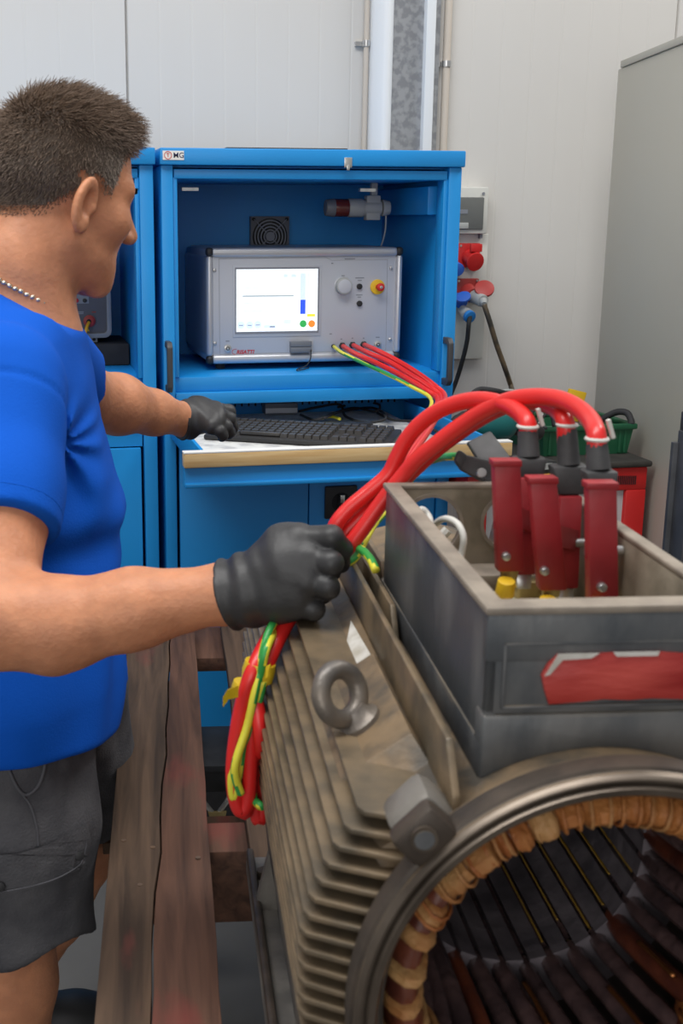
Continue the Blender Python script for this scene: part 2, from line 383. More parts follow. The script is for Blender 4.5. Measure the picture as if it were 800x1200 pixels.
for px, r, lab in ((425.5, .0075, 'thin beige conduit pipe clipped to wall beside rounded white strip'), (519, .011, 'thicker beige conduit pipe on the wall right of galvanised column')):
    t = thing('conduit_pipe', lab, 'pipe', (wx(px), YW-.02, 0)); x = wx(px)
    mb = MB(); mb.cyl((x, YW-.02, 0), (x, YW-.02, 5), r, n=14); obj('pipe', mb, 'beige_pipe', t, smooth=40)
    for py in ((52,) if px < 450 else (76,)):
        z = PY(px, py, YW)[2]; mb = MB(); mb.cyl((x, YW-.02, z-.008), (x, YW-.02, z+.008), r+.003, n=14); mb.box((x-.018, YW-.006, z), (.02, .01, .012)); obj('pipe_clip', mb, 'screw_steel', t, smooth=40)

# ------------------------------------------------------------------ blue cabinets
YC = 2.732
def rails(x0, x1): return x0+.027, x1-.031
def cabinet(label, x0, x1, post_r=.031):
    c = thing('tool_cabinet', label, 'cabinet', ((x0+x1)/2, 3.0, 0))
    for a, b in ((x0, x0+.027), (x1-post_r, x1)):
        mb = MB(); mb.bb((a, YC, .17), (b, 3.28, 1.616)); obj('side_panel', mb, 'blue_paint', c, bevel=.003)
    for s, a in ((1, x0+.027), (-1, x1-post_r)):
        mb = MB(); mb.bb((a, YC+.006, 1.146), (a+s*.010, YC+.05, 1.59)); obj('inner_flange', mb, 'blue_paint', c, bevel=.002)
    mb = MB(); mb.bb((x0-.003, YC-.010, 1.616), (x1+.004, 3.29, 1.652)); obj('top_cover', mb, 'blue_paint', c, bevel=.003)
    mb = MB(); mb.bb((x0+.02, 3.235, .17), (x1-.02, 3.26, 1.616)); obj('back_panel', mb, 'blue_paint', c)
    mb = MB(); mb.bb((x0+.027, YC+.03, 1.612), (x1-post_r, 3.24, 1.615)); obj('ceiling_panel', mb, 'blue_paint', c)
    mb = MB(); mb.bb((x0+.029, YC+.004, 1.587), (x1-post_r-.002, 3.18, 1.608)); fd = obj('flap_door', mb, 'blue_paint', c, bevel=.003)
    mb = MB(); mb.bb((x0+.027, YC+.012, 1.111), (x1-post_r, 3.24, 1.1455)); obj('shelf', mb, 'blue_paint', c, bevel=.0025)
    mb = MB(); mb.bb((x0+.027, YC-.004, 1.083), (x1-post_r, 2.79, 1.111)); obj('shelf_ledge', mb, 'blue_paint', c, bevel=.0025)
    mb = MB(); mb.bb((x0+.015, YC+.03, 0), (x1-.015, 3.24, .17)); obj('plinth', mb, 'black_plastic', c)
    mb = MB(); mb.bb((x0+.02, YC+.02, .172), (x1-.02, 3.24, .20)); obj('bottom_panel', mb, 'blue_paint', c)
    return c
CA, CB = .351, 1.050
cab = cabinet('blue steel workstation cabinet housing the screen instrument with an open keyboard drawer', CA, CB)
# back wall of the drawer slot with its row of black vent slots
mb = MB(); mb.bb((CA+.027, 2.965, .99), (CB-.031, 2.985, 1.083)); obj('slot_panel', mb, 'blue_paint', cab)
mb = MB()
for i in range(34): x = CA+.05+i*.0175; mb.bb((x, 2.962, 1.040), (x+.004, 2.967, 1.072))
obj('vent_slots', mb, 'dark_gap', cab, kind='stuff')
# doors with gap
z0, z1 = .205, 1.008
for a, b in ((CA+.034, .6965), (.699, CB-.034)):
    mb = MB(); mb.bb((a, YC+.004, z0), (b, YC+.022, z1)); d = obj('door', mb, 'blue_paint', cab, bevel=.0025)
    if a > .6:
        def LP(px, py): return PY(px, py, YC+.003)
        A, B_ = LP(380, 569.5), LP(417, 606); mb = MB(); mb.bb((A[0], YC-.006, B_[2]), (B_[0], YC+.004, A[2])); lk = obj('lock_plate', mb, 'black_plastic', d, bevel=.004)
        cc = (A+B_)/2; mb = MB(); mb.cyl((cc[0], YC-.007, cc[2]), (cc[0], YC-.0045, cc[2]), .024, n=28); 
        mb.bb((cc[0]-.009, YC-.016, cc[2]-.02), (cc[0]+.009, YC-.006, cc[2]+.02)); obj('turn_handle', mb, 'dark_gap', d, bevel=.002)
        mb = MB(); mb.bb((cc[0]-.0055, YC-.019, cc[2]+.001), (cc[0]+.0055, YC-.0155, cc[2]+.021)); obj('lever_tip', mb, 'bright_steel', d, bevel=.003, label='silver lever tip')
        mb = MB(); mb.cyl((cc[0], YC-.013, cc[2]-.022), (cc[0], YC-.006, cc[2]-.022), .0065, n=18); obj('key_cylinder', mb, 'bright_steel', d, smooth=40, label='silver key cylinder')
mb = MB(); mb.bb((CA+.027, YC+.02, z1), (CB-.031, YC+.06, 1.018)); obj('rail', mb, 'blue_paint', cab)
# bow handles
for px, py0, py1 in ((196.0, 399, 458), (521.5, 394.5, 450)):
    A, B_ = PY(px, py0, YC), PY(px, py1, YC); x = A[0]; w = .013
    mb = MB(); pr_ = [(0, A[2]), (-.034, A[2]), (-.045, A[2]-.012), (-.045, B_[2]+.012), (-.034, B_[2]), (0, B_[2]), (0, B_[2]+.016), (-.026, B_[2]+.016), (-.031, B_[2]+.022), (-.031, A[2]-.022), (-.026, A[2]-.016), (0, A[2]-.016)]
    mb.prism(pr_, (x-w/2, YC, 0), (0, 1, 0), (0, 0, 1), (w, 0, 0)); h = obj('bow_handle', mb, 'dark_handle', cab, bevel=.003)
    for z in (A[2]-.008, B_[2]+.008): mb = MB(); mb.cyl((x, YC-.037, z), (x, YC-.030, z), .004, n=10); obj('screw', mb, 'screw_steel', h, smooth=40)
# lock tab on the top cover, hinge arms, beam inside
A = PY(407.5, 190, YC-.01); mb = MB(); mb.bb((A[0]-.009, YC-.014, A[2]-.012), (A[0]+.009, YC-.0095, A[2]+.010)); mb.bb((A[0]-.0035, YC-.0155, A[2]-.018), (A[0]+.0035, YC-.011, A[2]-.006)); obj('lock_tab', mb, 'bright_steel', cab, bevel=.001, label='small silver lock tab')
for px, py in ((222, 222), (430, 223)):
    A = PY(px, py, 2.80); mb = MB(); mb.bb((A[0]-.018, 2.795, A[2]-.003), (A[0]+.020, 2.81, A[2]+.004)); obj('gas_strut', mb, 'bright_steel', cab, label='grey metal strut end')
mb = MB(); mb.bb((.990, 2.79, 1.51), (1.018, 3.235, 1.575)); obj('side_rail', mb, 'blue_paint', cab, bevel=.002)
# dark folder lying on top
A, B_ = PY(262, 173, 2.9), PY(402, 175, 2.9)
mb = MB(); mb.bb((A[0], 2.86, 1.6525), (B_[0], 3.12, 1.662)); tag(obj('flat_panel', mb, 'black_rubber', bevel=.001), 'thin black panel lying flat on top of the right blue cabinet', 'panel')
# maker's sticker
A, B_ = PY(190.5, 176.5, YC-.0105), PY(215.5, 187.5, YC-.0105)
mb = MB(); mb.bb((A[0], YC-.0112, B_[2]), (B_[0], YC-.0095, A[2])); st = obj('logo_sticker', mb, 'sticker_white', cab, label='white logo sticker reading OMG')
cy_ = (A[2]+B_[2])/2; xr = A[0]+.0115
mb = MB(); mb.lathe([(.0072, 0), (.0086, 0), (.0086, .0004), (.0072, .0004)], (xr, YC-.0113, cy_), NY_, n=28, closed=True); obj('logo_ring', mb, 'red_print', st, label='red ring with a T inside')
text('logo_letter', 'T', 'red_print', st, (xr, YC-.0112, cy_), EX, EZ, .011, bold=.02)
text('logo_lettering', 'MG', 'navy_print', st, (xr+.0235, YC-.0112, cy_-.0002), EX, EZ, .0160, bold=.004)

# fan in the back wall
A, B_ = PY(292.5, 253.5, 3.23), PY(337, 291, 3.23); fx, fw = (A[0]+B_[0])/2, (B_[0]-A[0]); fz = A[2]-fw/2
circ = [(fw*.455*math.cos(2*math.pi*i/32), fw*.455*math.sin(2*math.pi*i/32)) for i in range(32)]
mb = MB(); h = fw/2; mb.prism([[(-h, -h), (h, -h), (h, h), (-h, h)], circ], (fx, 3.235, fz), (1, 0, 0), (0, 0, 1), (0, -.02, 0))
fan = obj('cooling_fan', mb, 'grey_case', cab, label='square grey cooling fan with black grille')
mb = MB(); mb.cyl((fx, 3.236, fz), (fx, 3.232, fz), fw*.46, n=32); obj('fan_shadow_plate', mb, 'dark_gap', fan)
mb = MB()
for k in range(7):
    a = 2*math.pi*k/7; e = v3(math.cos(a), 0, math.sin(a)); f_ = v3(-math.sin(a), 0, math.cos(a)); c0 = v3(fx, 3.228, fz)
    mb.hexa([c0+e*.012-f_*.008+v3(0, -.004, 0), c0+e*fw*.43-f_*.02+v3(0, -.004, 0), c0+e*fw*.43+f_*.02+v3(0, .003, 0), c0+e*.012+f_*.008+v3(0, .003, 0), c0+e*.012-f_*.008+v3(0, -.006, 0), c0+e*fw*.43-f_*.02+v3(0, -.006, 0), c0+e*fw*.43+f_*.02+v3(0, .001, 0), c0+e*.012+f_*.008+v3(0, .001, 0)])
obj('fan_blades', mb, 'black_plastic', fan)
mb = MB()
for r in (.16, .24, .32, .40): mb.lathe([(fw*r-.0017, -.0012), (fw*r+.0017, -.0012), (fw*r+.0017, .0012), (fw*r-.0017, .0012)], (fx, 3.212, fz), NY_, n=32, closed=True)
for k in range(4):
    a = math.pi/4+math.pi/2*k; e = v3(math.cos(a), 0, math.sin(a)); mb.cyl(v3(fx, 3.212, fz)+e*.012, v3(fx, 3.212, fz)+e*fw*.60, .0016, n=6)
mb.cyl((fx, 3.224, fz), (fx, 3.210, fz), fw*.12, n=18); obj('fan_grille', mb, 'grey_print', fan, smooth=40)
mb = MB()
for sx in (-1, 1):
    for sz in (-1, 1): mb.cyl((fx+sx*h*.86, 3.215, fz+sz*h*.86), (fx+sx*h*.86, 3.211, fz+sz*h*.86), .0045, n=10)
obj('screws', mb, 'dark_gap', fan)

# signal beacon hanging inside
YB = 2.98
A = PY(381, 243.5, YB); B_ = PY(456, 243, YB); z = A[2]; L_ = B_[0]-A[0]
bt = thing('signal_beacon', 'grey signal beacon with dark red lens mounted inside the blue cabinet', 'beacon', (A[0]+L_/2, YB, z-.03))
def seg(n_, m_, a, b, r0, r1=None, lab=None):
    mb = MB(); mb.cyl((A[0]+L_*a, YB, z), (A[0]+L_*b, YB, z), r0, r1, n=24); return obj(n_, mb, m_, bt, bevel=.0015, label=lab)
seg('end_cap', 'grey_box', 0, .14, .0195, .0225); seg('lens', 'lens_red', .14, .35, .0215, lab='dark red lens'); seg('collar', 'grey_plastic', .35, .58, .0225); seg('body', 'grey_plastic', .58, .86, .019); seg('knob', 'grey_plastic', .88, 1.0, .021, .017)
mb = MB(); mb.bb((A[0]+L_*.62, YB-.014, z-.03), (A[0]+L_*.84, YB+.014, z+.03)); mb.bb((A[0]+L_*.7, YB-.008, z), (A[0]+L_*.8, YB+.008, 1.588)); obj('bracket', mb, 'grey_plastic', bt, bevel=.003)
mb = MB(); mb.tube(crom([(A[0]+L_*.95, YB, z-.01), (A[0]+L_*.96, YB+.01, z-.06), (A[0]+L_*.93, YB+.05, z-.12), (A[0]+L_*.93, YB+.15, z-.2)]), .0022, n=6); obj('lead', mb, 'grey_plastic', bt, smooth=True)

# keyboard drawer
YD = 2.275
q0, q1 = PY(215.5, 531, YD), PY(601, 517.5, YD); dx0, dx1 = q0[0], q1[0]; zt = q0[2]
mb = MB(); mb.bb((dx0+.036, YD+.028, zt-.048), (dx1-.06, YC+.225, zt-.040)); drw = obj('drawer', mb, 'blue_paint', cab)
mb = MB(); mb.bb((dx0, YD, zt-.031), (dx1, YD+.026, zt-.0025)); obj('wood_edge', mb, 'wood_light', drw, bevel=.003, label='pale wooden front edge')
mb = MB(); mb.bb((dx0, YD+.001, zt-.0025), (dx1, YD+.026, zt)); obj('edge_strip', mb, 'sticker_white', drw, label='white strip along the edge')
mb = MB(); mb.hexa([(dx0+.002, YD+.006, zt-.064), (dx1-.002, YD+.006, zt-.064), (dx1-.002, YD+.026, zt-.064), (dx0+.002, YD+.026, zt-.064), (dx0+.002, YD+.012, zt-.031), (dx1-.002, YD+.012, zt-.031), (dx1-.002, YD+.026, zt-.031), (dx0+.002, YD+.026, zt-.031)]); obj('front_lip', mb, 'blue_paint', drw)
mb = MB(); mb.bb((dx0+.002, YD-.002, zt-.071), (dx1-.002, YD+.026, zt-.062)); obj('pull_lip', mb, 'blue_paint', drw, bevel=.002)
for x in (dx0+.034, dx1-.040):
    mb = MB(); mb.bb((x, YD+.026, zt-.05), (x+.008, YC+.12, zt+.002)); obj('drawer_side', mb, 'blue_paint', drw, bevel=.002)
mb = MB(); mb.bb((dx1-.03, YD+.026, zt-.05), (dx1-.004, YC+.02, zt-.012)); obj('runner', mb, 'blue_paint', drw, bevel=.002)
mb = MB(); mb.bb((dx0+.044, YD+.04, zt-.0395), (dx1-.065, YC+.22, zt-.0365)); tag(obj('printed_sheet', mb, 'paper'), 'pale printed sheet lining the pulled-out keyboard drawer', 'sheet')
ZP = zt-.0365
# keyboard
FL, FR, BR, BL = [PZ(x, y, ZP+.02) for x, y in ((256, 511), (458, 523), (452, 501), (262, 488))]
kc = (FL+FR+BR+BL)/4; ka = math.atan2(FR[1]-FL[1], FR[0]-FL[0]); KLn, KD = .418, .145
kb = thing('keyboard', 'black computer keyboard angled across the pulled-out drawer', 'keyboard', (kc[0], kc[1], ZP), ka)
mb = MB(); hx, hy = KLn/2, KD/2
mb.hexa([(-hx, -hy, .001), (hx, -hy, .001), (hx, hy, .001), (-hx, hy, .001), (-hx, -hy, .012), (hx, -hy, .012), (hx, hy, .024), (-hx, hy, .024)]); obj('keyboard_body', mb, 'key_body', kb, local=True, bevel=.004)
km = MB(); km.hexa([(-.0082, -.0082, 0), (.0082, -.0082, 0), (.0082, .0082, 0), (-.0082, .0082, 0), (-.0066, -.0062, .008), (.0066, -.0062, .008), (.0066, .007, .008), (-.0066, .007, .008)])
kp = None
for r in range(6):
    y = -hy+.022+r*.0205+(.006 if r == 5 else 0)
    for k in range(21):
        x = -hx+.018+k*.0182+(.006 if k > 14 else 0)+(.006 if k > 17 else 0)
        if r == 0 and k in (4, 5, 6, 7, 8): continue
        if r in (1, 2) and k in (15, 16, 17) and not (r == 1 and k == 16): continue
        if x > hx-.010: continue
        zz = .012+(y+hy)/KD*.012
        if kp is None: o = kp = obj('key', km, 'keys', kb, local=True)
        else: o = kp.copy(); col.objects.link(o)
        o.location = (x, y, zz); o.rotation_euler = (math.atan(.012/KD), 0, 0)
mb = MB(); y = -hy+.022; mb.box((-hx+.018+6*.0182, y, .0185), (.092, .015, .008)); obj('space_bar', mb, 'keys', kb, local=True, bevel=.002)
# small grey device and its cables at the back of the drawer
A, B_ = PZ(310, 487, ZP), PZ(350, 487, ZP)
db = thing('network_box', 'small flat grey electronics box among the black cables in the drawer', 'device', ((A+B_)/2), -.05)
w = abs(B_[0]-A[0]); mb = MB(); mb.box((0, .05, .016), (w, .09, .030)); obj('shell', mb, 'grey_box', db, local=True, bevel=.003)
mb = MB(); mb.box((0, .0045, .012), (w*.96, .002, .012)); obj('front_strip', mb, 'alu', db, local=True)
for i, pts in enumerate([[(350, 482), (372, 477), (398, 474), (405, 488), (430, 495), (452, 490), (437, 478), (400, 482), (380, 490)], [(352, 486), (370, 492), (392, 484), (415, 478), (440, 482), (444, 474), (425, 472), (396, 477)], [(442, 484), (460, 492), (486, 494), (502, 500), (512, 506)]]):
    mb = MB(); pp = [PZ(x, y, ZP+.006+.008*((k*7+i*3) % 3)) for k, (x, y) in enumerate(pts)]; mb.tube(crom(pp, 6), .0032, n=7)
    tag(obj('black_cable', mb, 'black_rubber', smooth=True), ['longest tangled black cable heaped behind the keyboard', 'black cable looping out of the small grey box', 'short black cable lying at the right end of the drawer'][i], 'cable', 'cables in the drawer')
mb = MB(); pp = [PZ(x, y, ZP+.012) for x, y in ((378, 490), (388, 488), (398, 491))]; mb.tube(crom(pp, 5), .004, n=8); tag(obj('yellow_wire', mb, 'gy_yellow', smooth=True), 'short yellow-green wire tip among the drawer cables', 'wire')
A = PZ(405, 501, ZP+.02)
ms = thing('pointing_stylus', 'small black gadget with orange end lying behind the keyboard', 'gadget', (A[0], A[1]+.02, ZP), .1)
mb = MB(); mb.box((.02, .0, .018), (.10, .022, .016)); obj('body', mb, 'black_plastic', ms, local=True, bevel=.004)
mb = MB(); mb.box((-.038, 0, .018), (.016, .02, .015)); obj('tip', mb, 'screen_orange' if False else 'yellow_cable', ms, local=True, bevel=.003, label='orange end')

# ------------------------------------------------------------------ the test instrument with the screen
YI = 2.87
def FI(px, py, d=0.0): p = PY(px, py, YI); return v3(p[0], YI-d, p[2])
def rect(mb, a, b, d0, d1): A, B_ = FI(*a), FI(*b); return mb.bb((A[0], YI-d1, B_[2]), (B_[0], YI-d0, A[2]))
TL, BR_ = FI(240.5, 291), FI(466.5, 424.5); ix0, ix1, iz1, iz0 = TL[0], BR_[0], FI(350, 290)[2], FI(350, 424)[2]
ins = thing('test_instrument', 'silver benchtop test instrument with lit screen standing inside the blue cabinet', 'instrument', ((ix0+ix1)/2, YI+.17, 1.146))
mb = MB(); mb.bb((ix0+.004, YI+.004, iz0+.004), (ix1-.004, YI+.33, iz1-.004)); obj('chassis', mb, 'panel_grey', ins, bevel=.006)
pw = .022
for nme, a, b in (('top_profile', (ix0+.012, iz1-pw), (ix1-.012, iz1)), ('bottom_profile', (ix0+.012, iz0), (ix1-.012, iz0+pw)), ('side_profile', (ix0, iz0+.018), (ix0+pw*.75, iz1-.018)), ('side_profile', (ix1-pw*.75, iz0+.018), (ix1, iz1-.018))):
    mb = MB(); mb.bb((a[0], YI-.014, a[1]), (b[0], YI+.335, b[1])); obj(nme, mb, 'alu', ins, bevel=.009, seg=4)
for x in (ix0+.0085, ix1-.0085):
    for z in (iz0+.0095, iz1-.0095):
        mb = MB(); mb.box((x, YI-.004, z), (.018, .022, .020)); obj('corner_cap', mb, 'black_plastic', ins, bevel=.007, seg=3, label='black corner cap')
mb = MB(); mb.bb((ix0+pw*.72, YI-.006, iz0+pw*.95), (ix1-pw*.72, YI+.004, iz1-pw*.95)); fp = obj('front_panel', mb, 'panel_grey', ins, bevel=.001)
fd = .006
def line(a, b, w=.0011, m='panel_line', nm='engraved_line'):
    A, B_ = FI(*a, fd), FI(*b, fd); e = B_-A; l = np.linalg.norm(e); e /= l; f_ = np.cross(e, NY_); mb = MB()
    mb.add([A-f_*w/2+NY_*.0003, B_-f_*w/2+NY_*.0003, B_+f_*w/2+NY_*.0003, A+f_*w/2+NY_*.0003], [(0, 1, 2, 3)]); return obj(nm, mb, m, fp, fixn=False)
for a, b in (((256, 303), (380, 301)), ((380, 301), (388, 305)), ((388, 305), (453, 304)), ((256, 303), (257, 415)), ((257, 415), (451, 410)), ((453, 304), (451, 410))): line(a, b)
mb = MB(); rect(mb, (272, 310.5), (375, 393.5), .004, .0075); bz = obj('screen_bezel', mb, 'panel_grey', ins, bevel=.002)
mb = MB(); rect(mb, (274.6, 313.5), (372, 389.5), .0075, .0083); obj('screen_edge', mb, 'grey_print', bz)
mb = MB(); rect(mb, (276, 315.5), (370.4, 387), .008, .0088); sc = obj('screen', mb, 'screen_white', ins, label='lit white screen showing a chart')
SD = .0088
def onscr(nm, m, a, b, k=0): mb = MB(); rect(mb, a, b, SD, SD+.0003+k*.0002); return obj(nm, mb, m, sc)
for k in range(5): onscr('chart_line', 'screen_grid', (284, 327.5+k*9.0), (343, 327.9+k*9.0))
onscr('chart_trace', 'screen_trace', (283, 346.2), (343, 346.9), 1)
for k in range(8): onscr('chart_line', 'screen_grid', (284.5+k*8, 327), (284.8+k*8, 366))
onscr('level_bar', 'screen_pale', (350.8, 320), (356.6, 351)); onscr('level_fill', 'screen_blue', (350.8, 351), (356.6, 367.5), 1)
onscr('list_column', 'screen_grid', (359.5, 319), (360.2, 366)); onscr('status_tag', 'screen_yellow', (358.5, 367.6), (368, 370.5), 1)
for k in range(9): onscr('list_row', 'screen_grid', (361, 321+k*5), (368, 321.7+k*5))
for k in range(4): onscr('header_row', 'screen_grid', (287, 319+k*2.4), (298+3*(k % 2), 319.7+k*2.4))
for k in range(2): onscr('header_icon', 'screen_green' if k == 3 else 'screen_pale', (331+k*9, 321), (336+k*10, 324.5), 1)
onscr('entry_box', 'screen_pale', (308, 380.5), (322, 384)); onscr('entry_box', 'screen_grid', (331, 374), (340, 379)); onscr('caption', 'grey_print', (315, 382), (321, 383), 2)
for px, py, r, m in ((281.5, 380.5, .0095, 'screen_pale'), (291.5, 380.5, .0095, 'screen_pale'), (301, 380, .0095, 'screen_pale'), (354, 379, .0085, 'screen_green'), (364, 379, .0085, 'screen_orange')):
    c0 = FI(px, py, SD); mb = MB(); mb.cyl(c0, c0+NY_*.0005, r, n=24); b_ = obj('touch_button', mb, m, sc)
    if m == 'screen_pale': c1 = FI(px, py+.4); mb = MB(); mb.bb((c1[0]-.005, YI-SD-.0008, c1[2]-.0007), (c1[0]+.005, YI-SD-.0004, c1[2]+.0007)); obj('button_caption', mb, 'grey_print', sc)
def disc(nm, m, px, py, r, d0, d1, r1=None, par=None, lab=None, n=28, bev=.0008):
    c0 = FI(px, py); c0[1] = YI-d0; c1 = c0.copy(); c1[1] = YI-d1; mb = MB(); mb.cyl(c0, c1, r, r1, n=n); return obj(nm, mb, m, par or ins, bevel=bev, label=lab)
for px, py in ((250.7, 316.5), (251.2, 402), (457.2, 314), (456, 397.5)):
    s_ = disc('screw', 'screw_steel', px, py, .0052, .005, .0095, .0035, bev=.001)
for px, py in ((266, 408), (441.5, 403.5)):
    s_ = disc('key_switch', 'bright_steel', px, py, .0088, .005, .010, lab='round metal key switch'); disc('switch_core', 'dark_gap', px, py, .0045, .009, .0112, par=s_); disc('switch_tip', 'bright_steel', px, py, .0028, .010, .0118, par=s_)
k_ = disc('rotary_knob', 'alu', 401, 335, .0225, .005, .007); disc('knob_grip', 'grey_plastic', 401, 335, .0205, .006, .022, .019, par=k_); disc('knob_face', 'panel_grey', 401, 335, .0165, .021, .0228, par=k_)
for py in (335.5, 355.5): disc('push_button', 'black_plastic', 420, py, .0070, .005, .011, lab='black push button')
e_ = disc('emergency_stop', 'yellow_plastic', 441, 336, .0180, .005, .010, lab='red emergency stop on a yellow disc'); disc('stop_stem', 'red_plastic', 441.6, 336, .007, .009, .022, par=e_); disc('stop_button', 'red_plastic', 442.5, 336, .0105, .020, .029, .009, par=e_, bev=.003); disc('stop_cap', 'screw_steel', 442.5, 336, .004, .028, .0297, par=e_)
for px, py, w in ((401, 323, .008), (420.5, 325.5, .022), (420.5, 328.5, .010), (420, 345.5, .016), (420, 348, .009), (388.5, 308.5, .005), (386.5, 391, .006), (409, 303.3, .026), (399, 397, .004), (412, 396, .004), (425, 396, .004), (266, 399.5, .009), (441.5, 395, .010)):
    c0 = FI(px, py); mb = MB(); mb.bb((c0[0]-w/2, YI-.0064, c0[2]-.0011), (c0[0]+w/2, YI-.0059, c0[2]+.0011)); obj('caption_print', mb, 'grey_print', ins)
text('maker_lettering', 'RISATTI', 'red_print', ins, FI(286.5, 412.3, .0061), EX, EZ, .0125, bold=.03, shear=.25)
c0 = FI(276.5, 412, .0064); mb = MB(); mb.tube([c0+v3(.009*math.cos(a)-.002, 0, .0065*math.sin(a)) for a in np.linspace(1.3, 4.6, 12)], .0006, n=5); obj('maker_swoosh', mb, 'red_print', ins, label='red swoosh of the maker logo')
for sx in (ix0+.04, ix1-.04):
    for y in (YI+.03, YI+.29): mb = MB(); mb.cyl((sx, y, 1.1458), (sx, y, iz0+.002), .012, n=16); obj('foot', mb, 'black_rubber', ins)
SOCK = [(389.5, 405.5, .0052), (400, 404.8, .0088), (412, 404, .0088), (425, 403.5, .0088)]
for px, py, r in SOCK:
    s_ = disc('cable_gland', 'black_plastic', px, py, r, .005, .011, n=6 if r > .006 else 16, lab='black cable gland'); disc('gland_nut', 'black_plastic', px, py, r*.78, .010, .017, par=s_, n=16)
# plug-in key with its thin lead
us = thing('plug_adapter', 'dark grey plug adapter with thin lead hanging from the instrument front', 'plug', FI(351, 412, .02))
for py in (402.3, 409): mb = MB(); rect(mb, (338.5, py-2.9), (363, py+2.9), .006, .020); obj('plug_body', mb, 'grey_box', us, bevel=.001)
mb = MB(); rect(mb, (361, 398.5), (365.5, 414), .005, .009); obj('plate', mb, 'alu', us)
mb = MB(); mb.tube(crom([FI(362, 409, .02), FI(360, 419, .03), FI(355, 427, .03), FI(345, 431, .03)]+[PZ(x, y, 1.149) for x, y in ((350, 434), (362, 431))]), .0016, n=6); obj('lead', mb, 'black_rubber', us, smooth=True)

# ------------------------------------------------------------------ left cabinet
LA, LB = -.36, .334
lc = cabinet('blue steel cabinet with a dark grey tester inside beside the gloved arm', LA, LB)
mb = MB(); mb.bb((LA+.034, YC+.004, .205), (LB-.038, YC+.022, .985)); obj('door', mb, 'blue_paint', lc, bevel=.0025)
mb = MB(); mb.bb((LA+.034, YC+.004, 1.03), (LB-.038, YC+.022, 1.078)); obj('drawer_front', mb, 'blue_paint', lc, bevel=.0025)
mb = MB(); mb.bb((LA+.03, YC+.012, .988), (LB-.034, YC+.05, 1.026)); obj('rail', mb, 'blue_paint', lc)
mb = MB(); mb.bb((LA+.04, 3.0, 1.1462), (LB-.034, 3.225, 1.20)); tag(obj('foam_block', mb, 'black_rubber', bevel=.004), 'flat black foam block on the left cabinet shelf under the tester', 'block')
YT = 3.04
def FT(px, py, d=0.0): p = PY(px, py, YT); return v3(p[0], YT-d, p[2])
A, B_ = FT(56, 292), FT(130.5, 396); zb = 1.2005
hv = thing('cable_tester', 'dark grey tester case with coloured sockets and yellow leads in the left cabinet', 'tester', ((A[0]+B_[0])/2, YT+.06, zb))
def rr(x0, x1, z0, z1, r, n=5):
    o = []
    for cx_, cz_, a0 in ((x1-r, z1-r, 0), (x0+r, z1-r, 90), (x0+r, z0+r, 180), (x1-r, z0+r, 270)):
        o += [(cx_+r*math.cos(math.radians(a0+90*i/n)), cz_+r*math.sin(math.radians(a0+90*i/n))) for i in range(n+1)]
    return o
mb = MB(); mb.prism([rr(A[0], B_[0], zb+.012, A[2], .018), rr(A[0]+.011, B_[0]-.011, zb+.023, A[2]-.011, .010)], (0, YT+.02, 0), EX, EZ, (0, -.034, 0)); obj('case_rim', mb, 'case_rim', hv, bevel=.003)
mb = MB(); mb.prism(rr(A[0]+.004, B_[0]-.004, zb+.012, A[2]-.004, .016), (0, YT+.13, 0), EX, EZ, (0, -.128, 0)); obj('case', mb, 'case_rim', hv, bevel=.004)
mb = MB(); mb.bb((A[0]+.008, YT-.004, zb+.02), (B_[0]-.008, YT+.004, A[2]-.008)); hp = obj('face_plate', mb, 'grey_case', hv)
for px in (88, 110): mb = MB(); c0 = FT(px, 399.5); mb.bb((c0[0]-.009, YT-.006, zb), (c0[0]+.009, YT+.01, zb+.018)); obj('mounting_foot', mb, 'case_rim', hv, bevel=.002); mb = MB(); mb.cyl((c0[0], YT-.0062, zb+.008), (c0[0], YT-.0075, zb+.008), .004, n=12); obj('foot_hole', mb, 'dark_gap', hv)
def td(nm, m, px, py, r, d0, d1, lab=None, r1=None): c0 = FT(px, py); c1 = c0.copy(); c0[1] = YT-d0; c1[1] = YT-d1; mb = MB(); mb.cyl(c0, c1, r, r1, n=18); return obj(nm, mb, m, hv, bevel=.0006, label=lab)
mb = MB(); a, b = FT(84, 339.5), FT(104, 355.5); mb.bb((a[0], YT-.0048, b[2]), (b[0], YT-.003, a[2])); obj('socket_plate', mb, 'case_rim', hp)
for px, py, m in ((89.5, 342, 'red_print'), (99, 342, 'black_plastic'), (89.5, 352, 'red_print'), (99, 352, 'black_plastic')): td('test_socket', m, px, py, .0052, .004, .009, 'red test socket' if m == 'red_print' else 'black test socket')
for px, py, m in ((80.5, 377, 'blue_plug'), (104.5, 376, 'red_dull')):
    td('lead_socket', m, px, py, .0150, .004, .010, 'large blue lead socket' if m == 'blue_plug' else 'large red lead socket'); td('socket_ring', m, px, py, .0110, .009, .018); td('socket_core', 'dark_gap', px-1, py, .006, .017, .0195)
td('warning_lamp', 'red_print', 94.5, 384, .004, .004, .008)
for px in (87, 103): c0 = FT(px, 386.5); mb = MB(); mb.prism([(-.004, -.003), (.004, -.003), (0, .004)], (c0[0], YT-.004, c0[2]), EX, EZ, (0, -.0006, 0)); obj('warning_mark', mb, 'yellow_plastic', hp)
for px, py, w, m in ((96, 336.5, .042, 'panel_line'), (79, 366.5, .010, 'blue_plug'), (110, 365.5, .010, 'red_dull'), (94, 365.5, .016, 'panel_line'), (94, 367.3, .015, 'panel_line')): c0 = FT(px, py); mb = MB(); mb.bb((c0[0]-w/2, YT-.0047, c0[2]-.0012), (c0[0]+w/2, YT-.0039, c0[2]+.0012)); obj('caption_print', mb, m, hp)
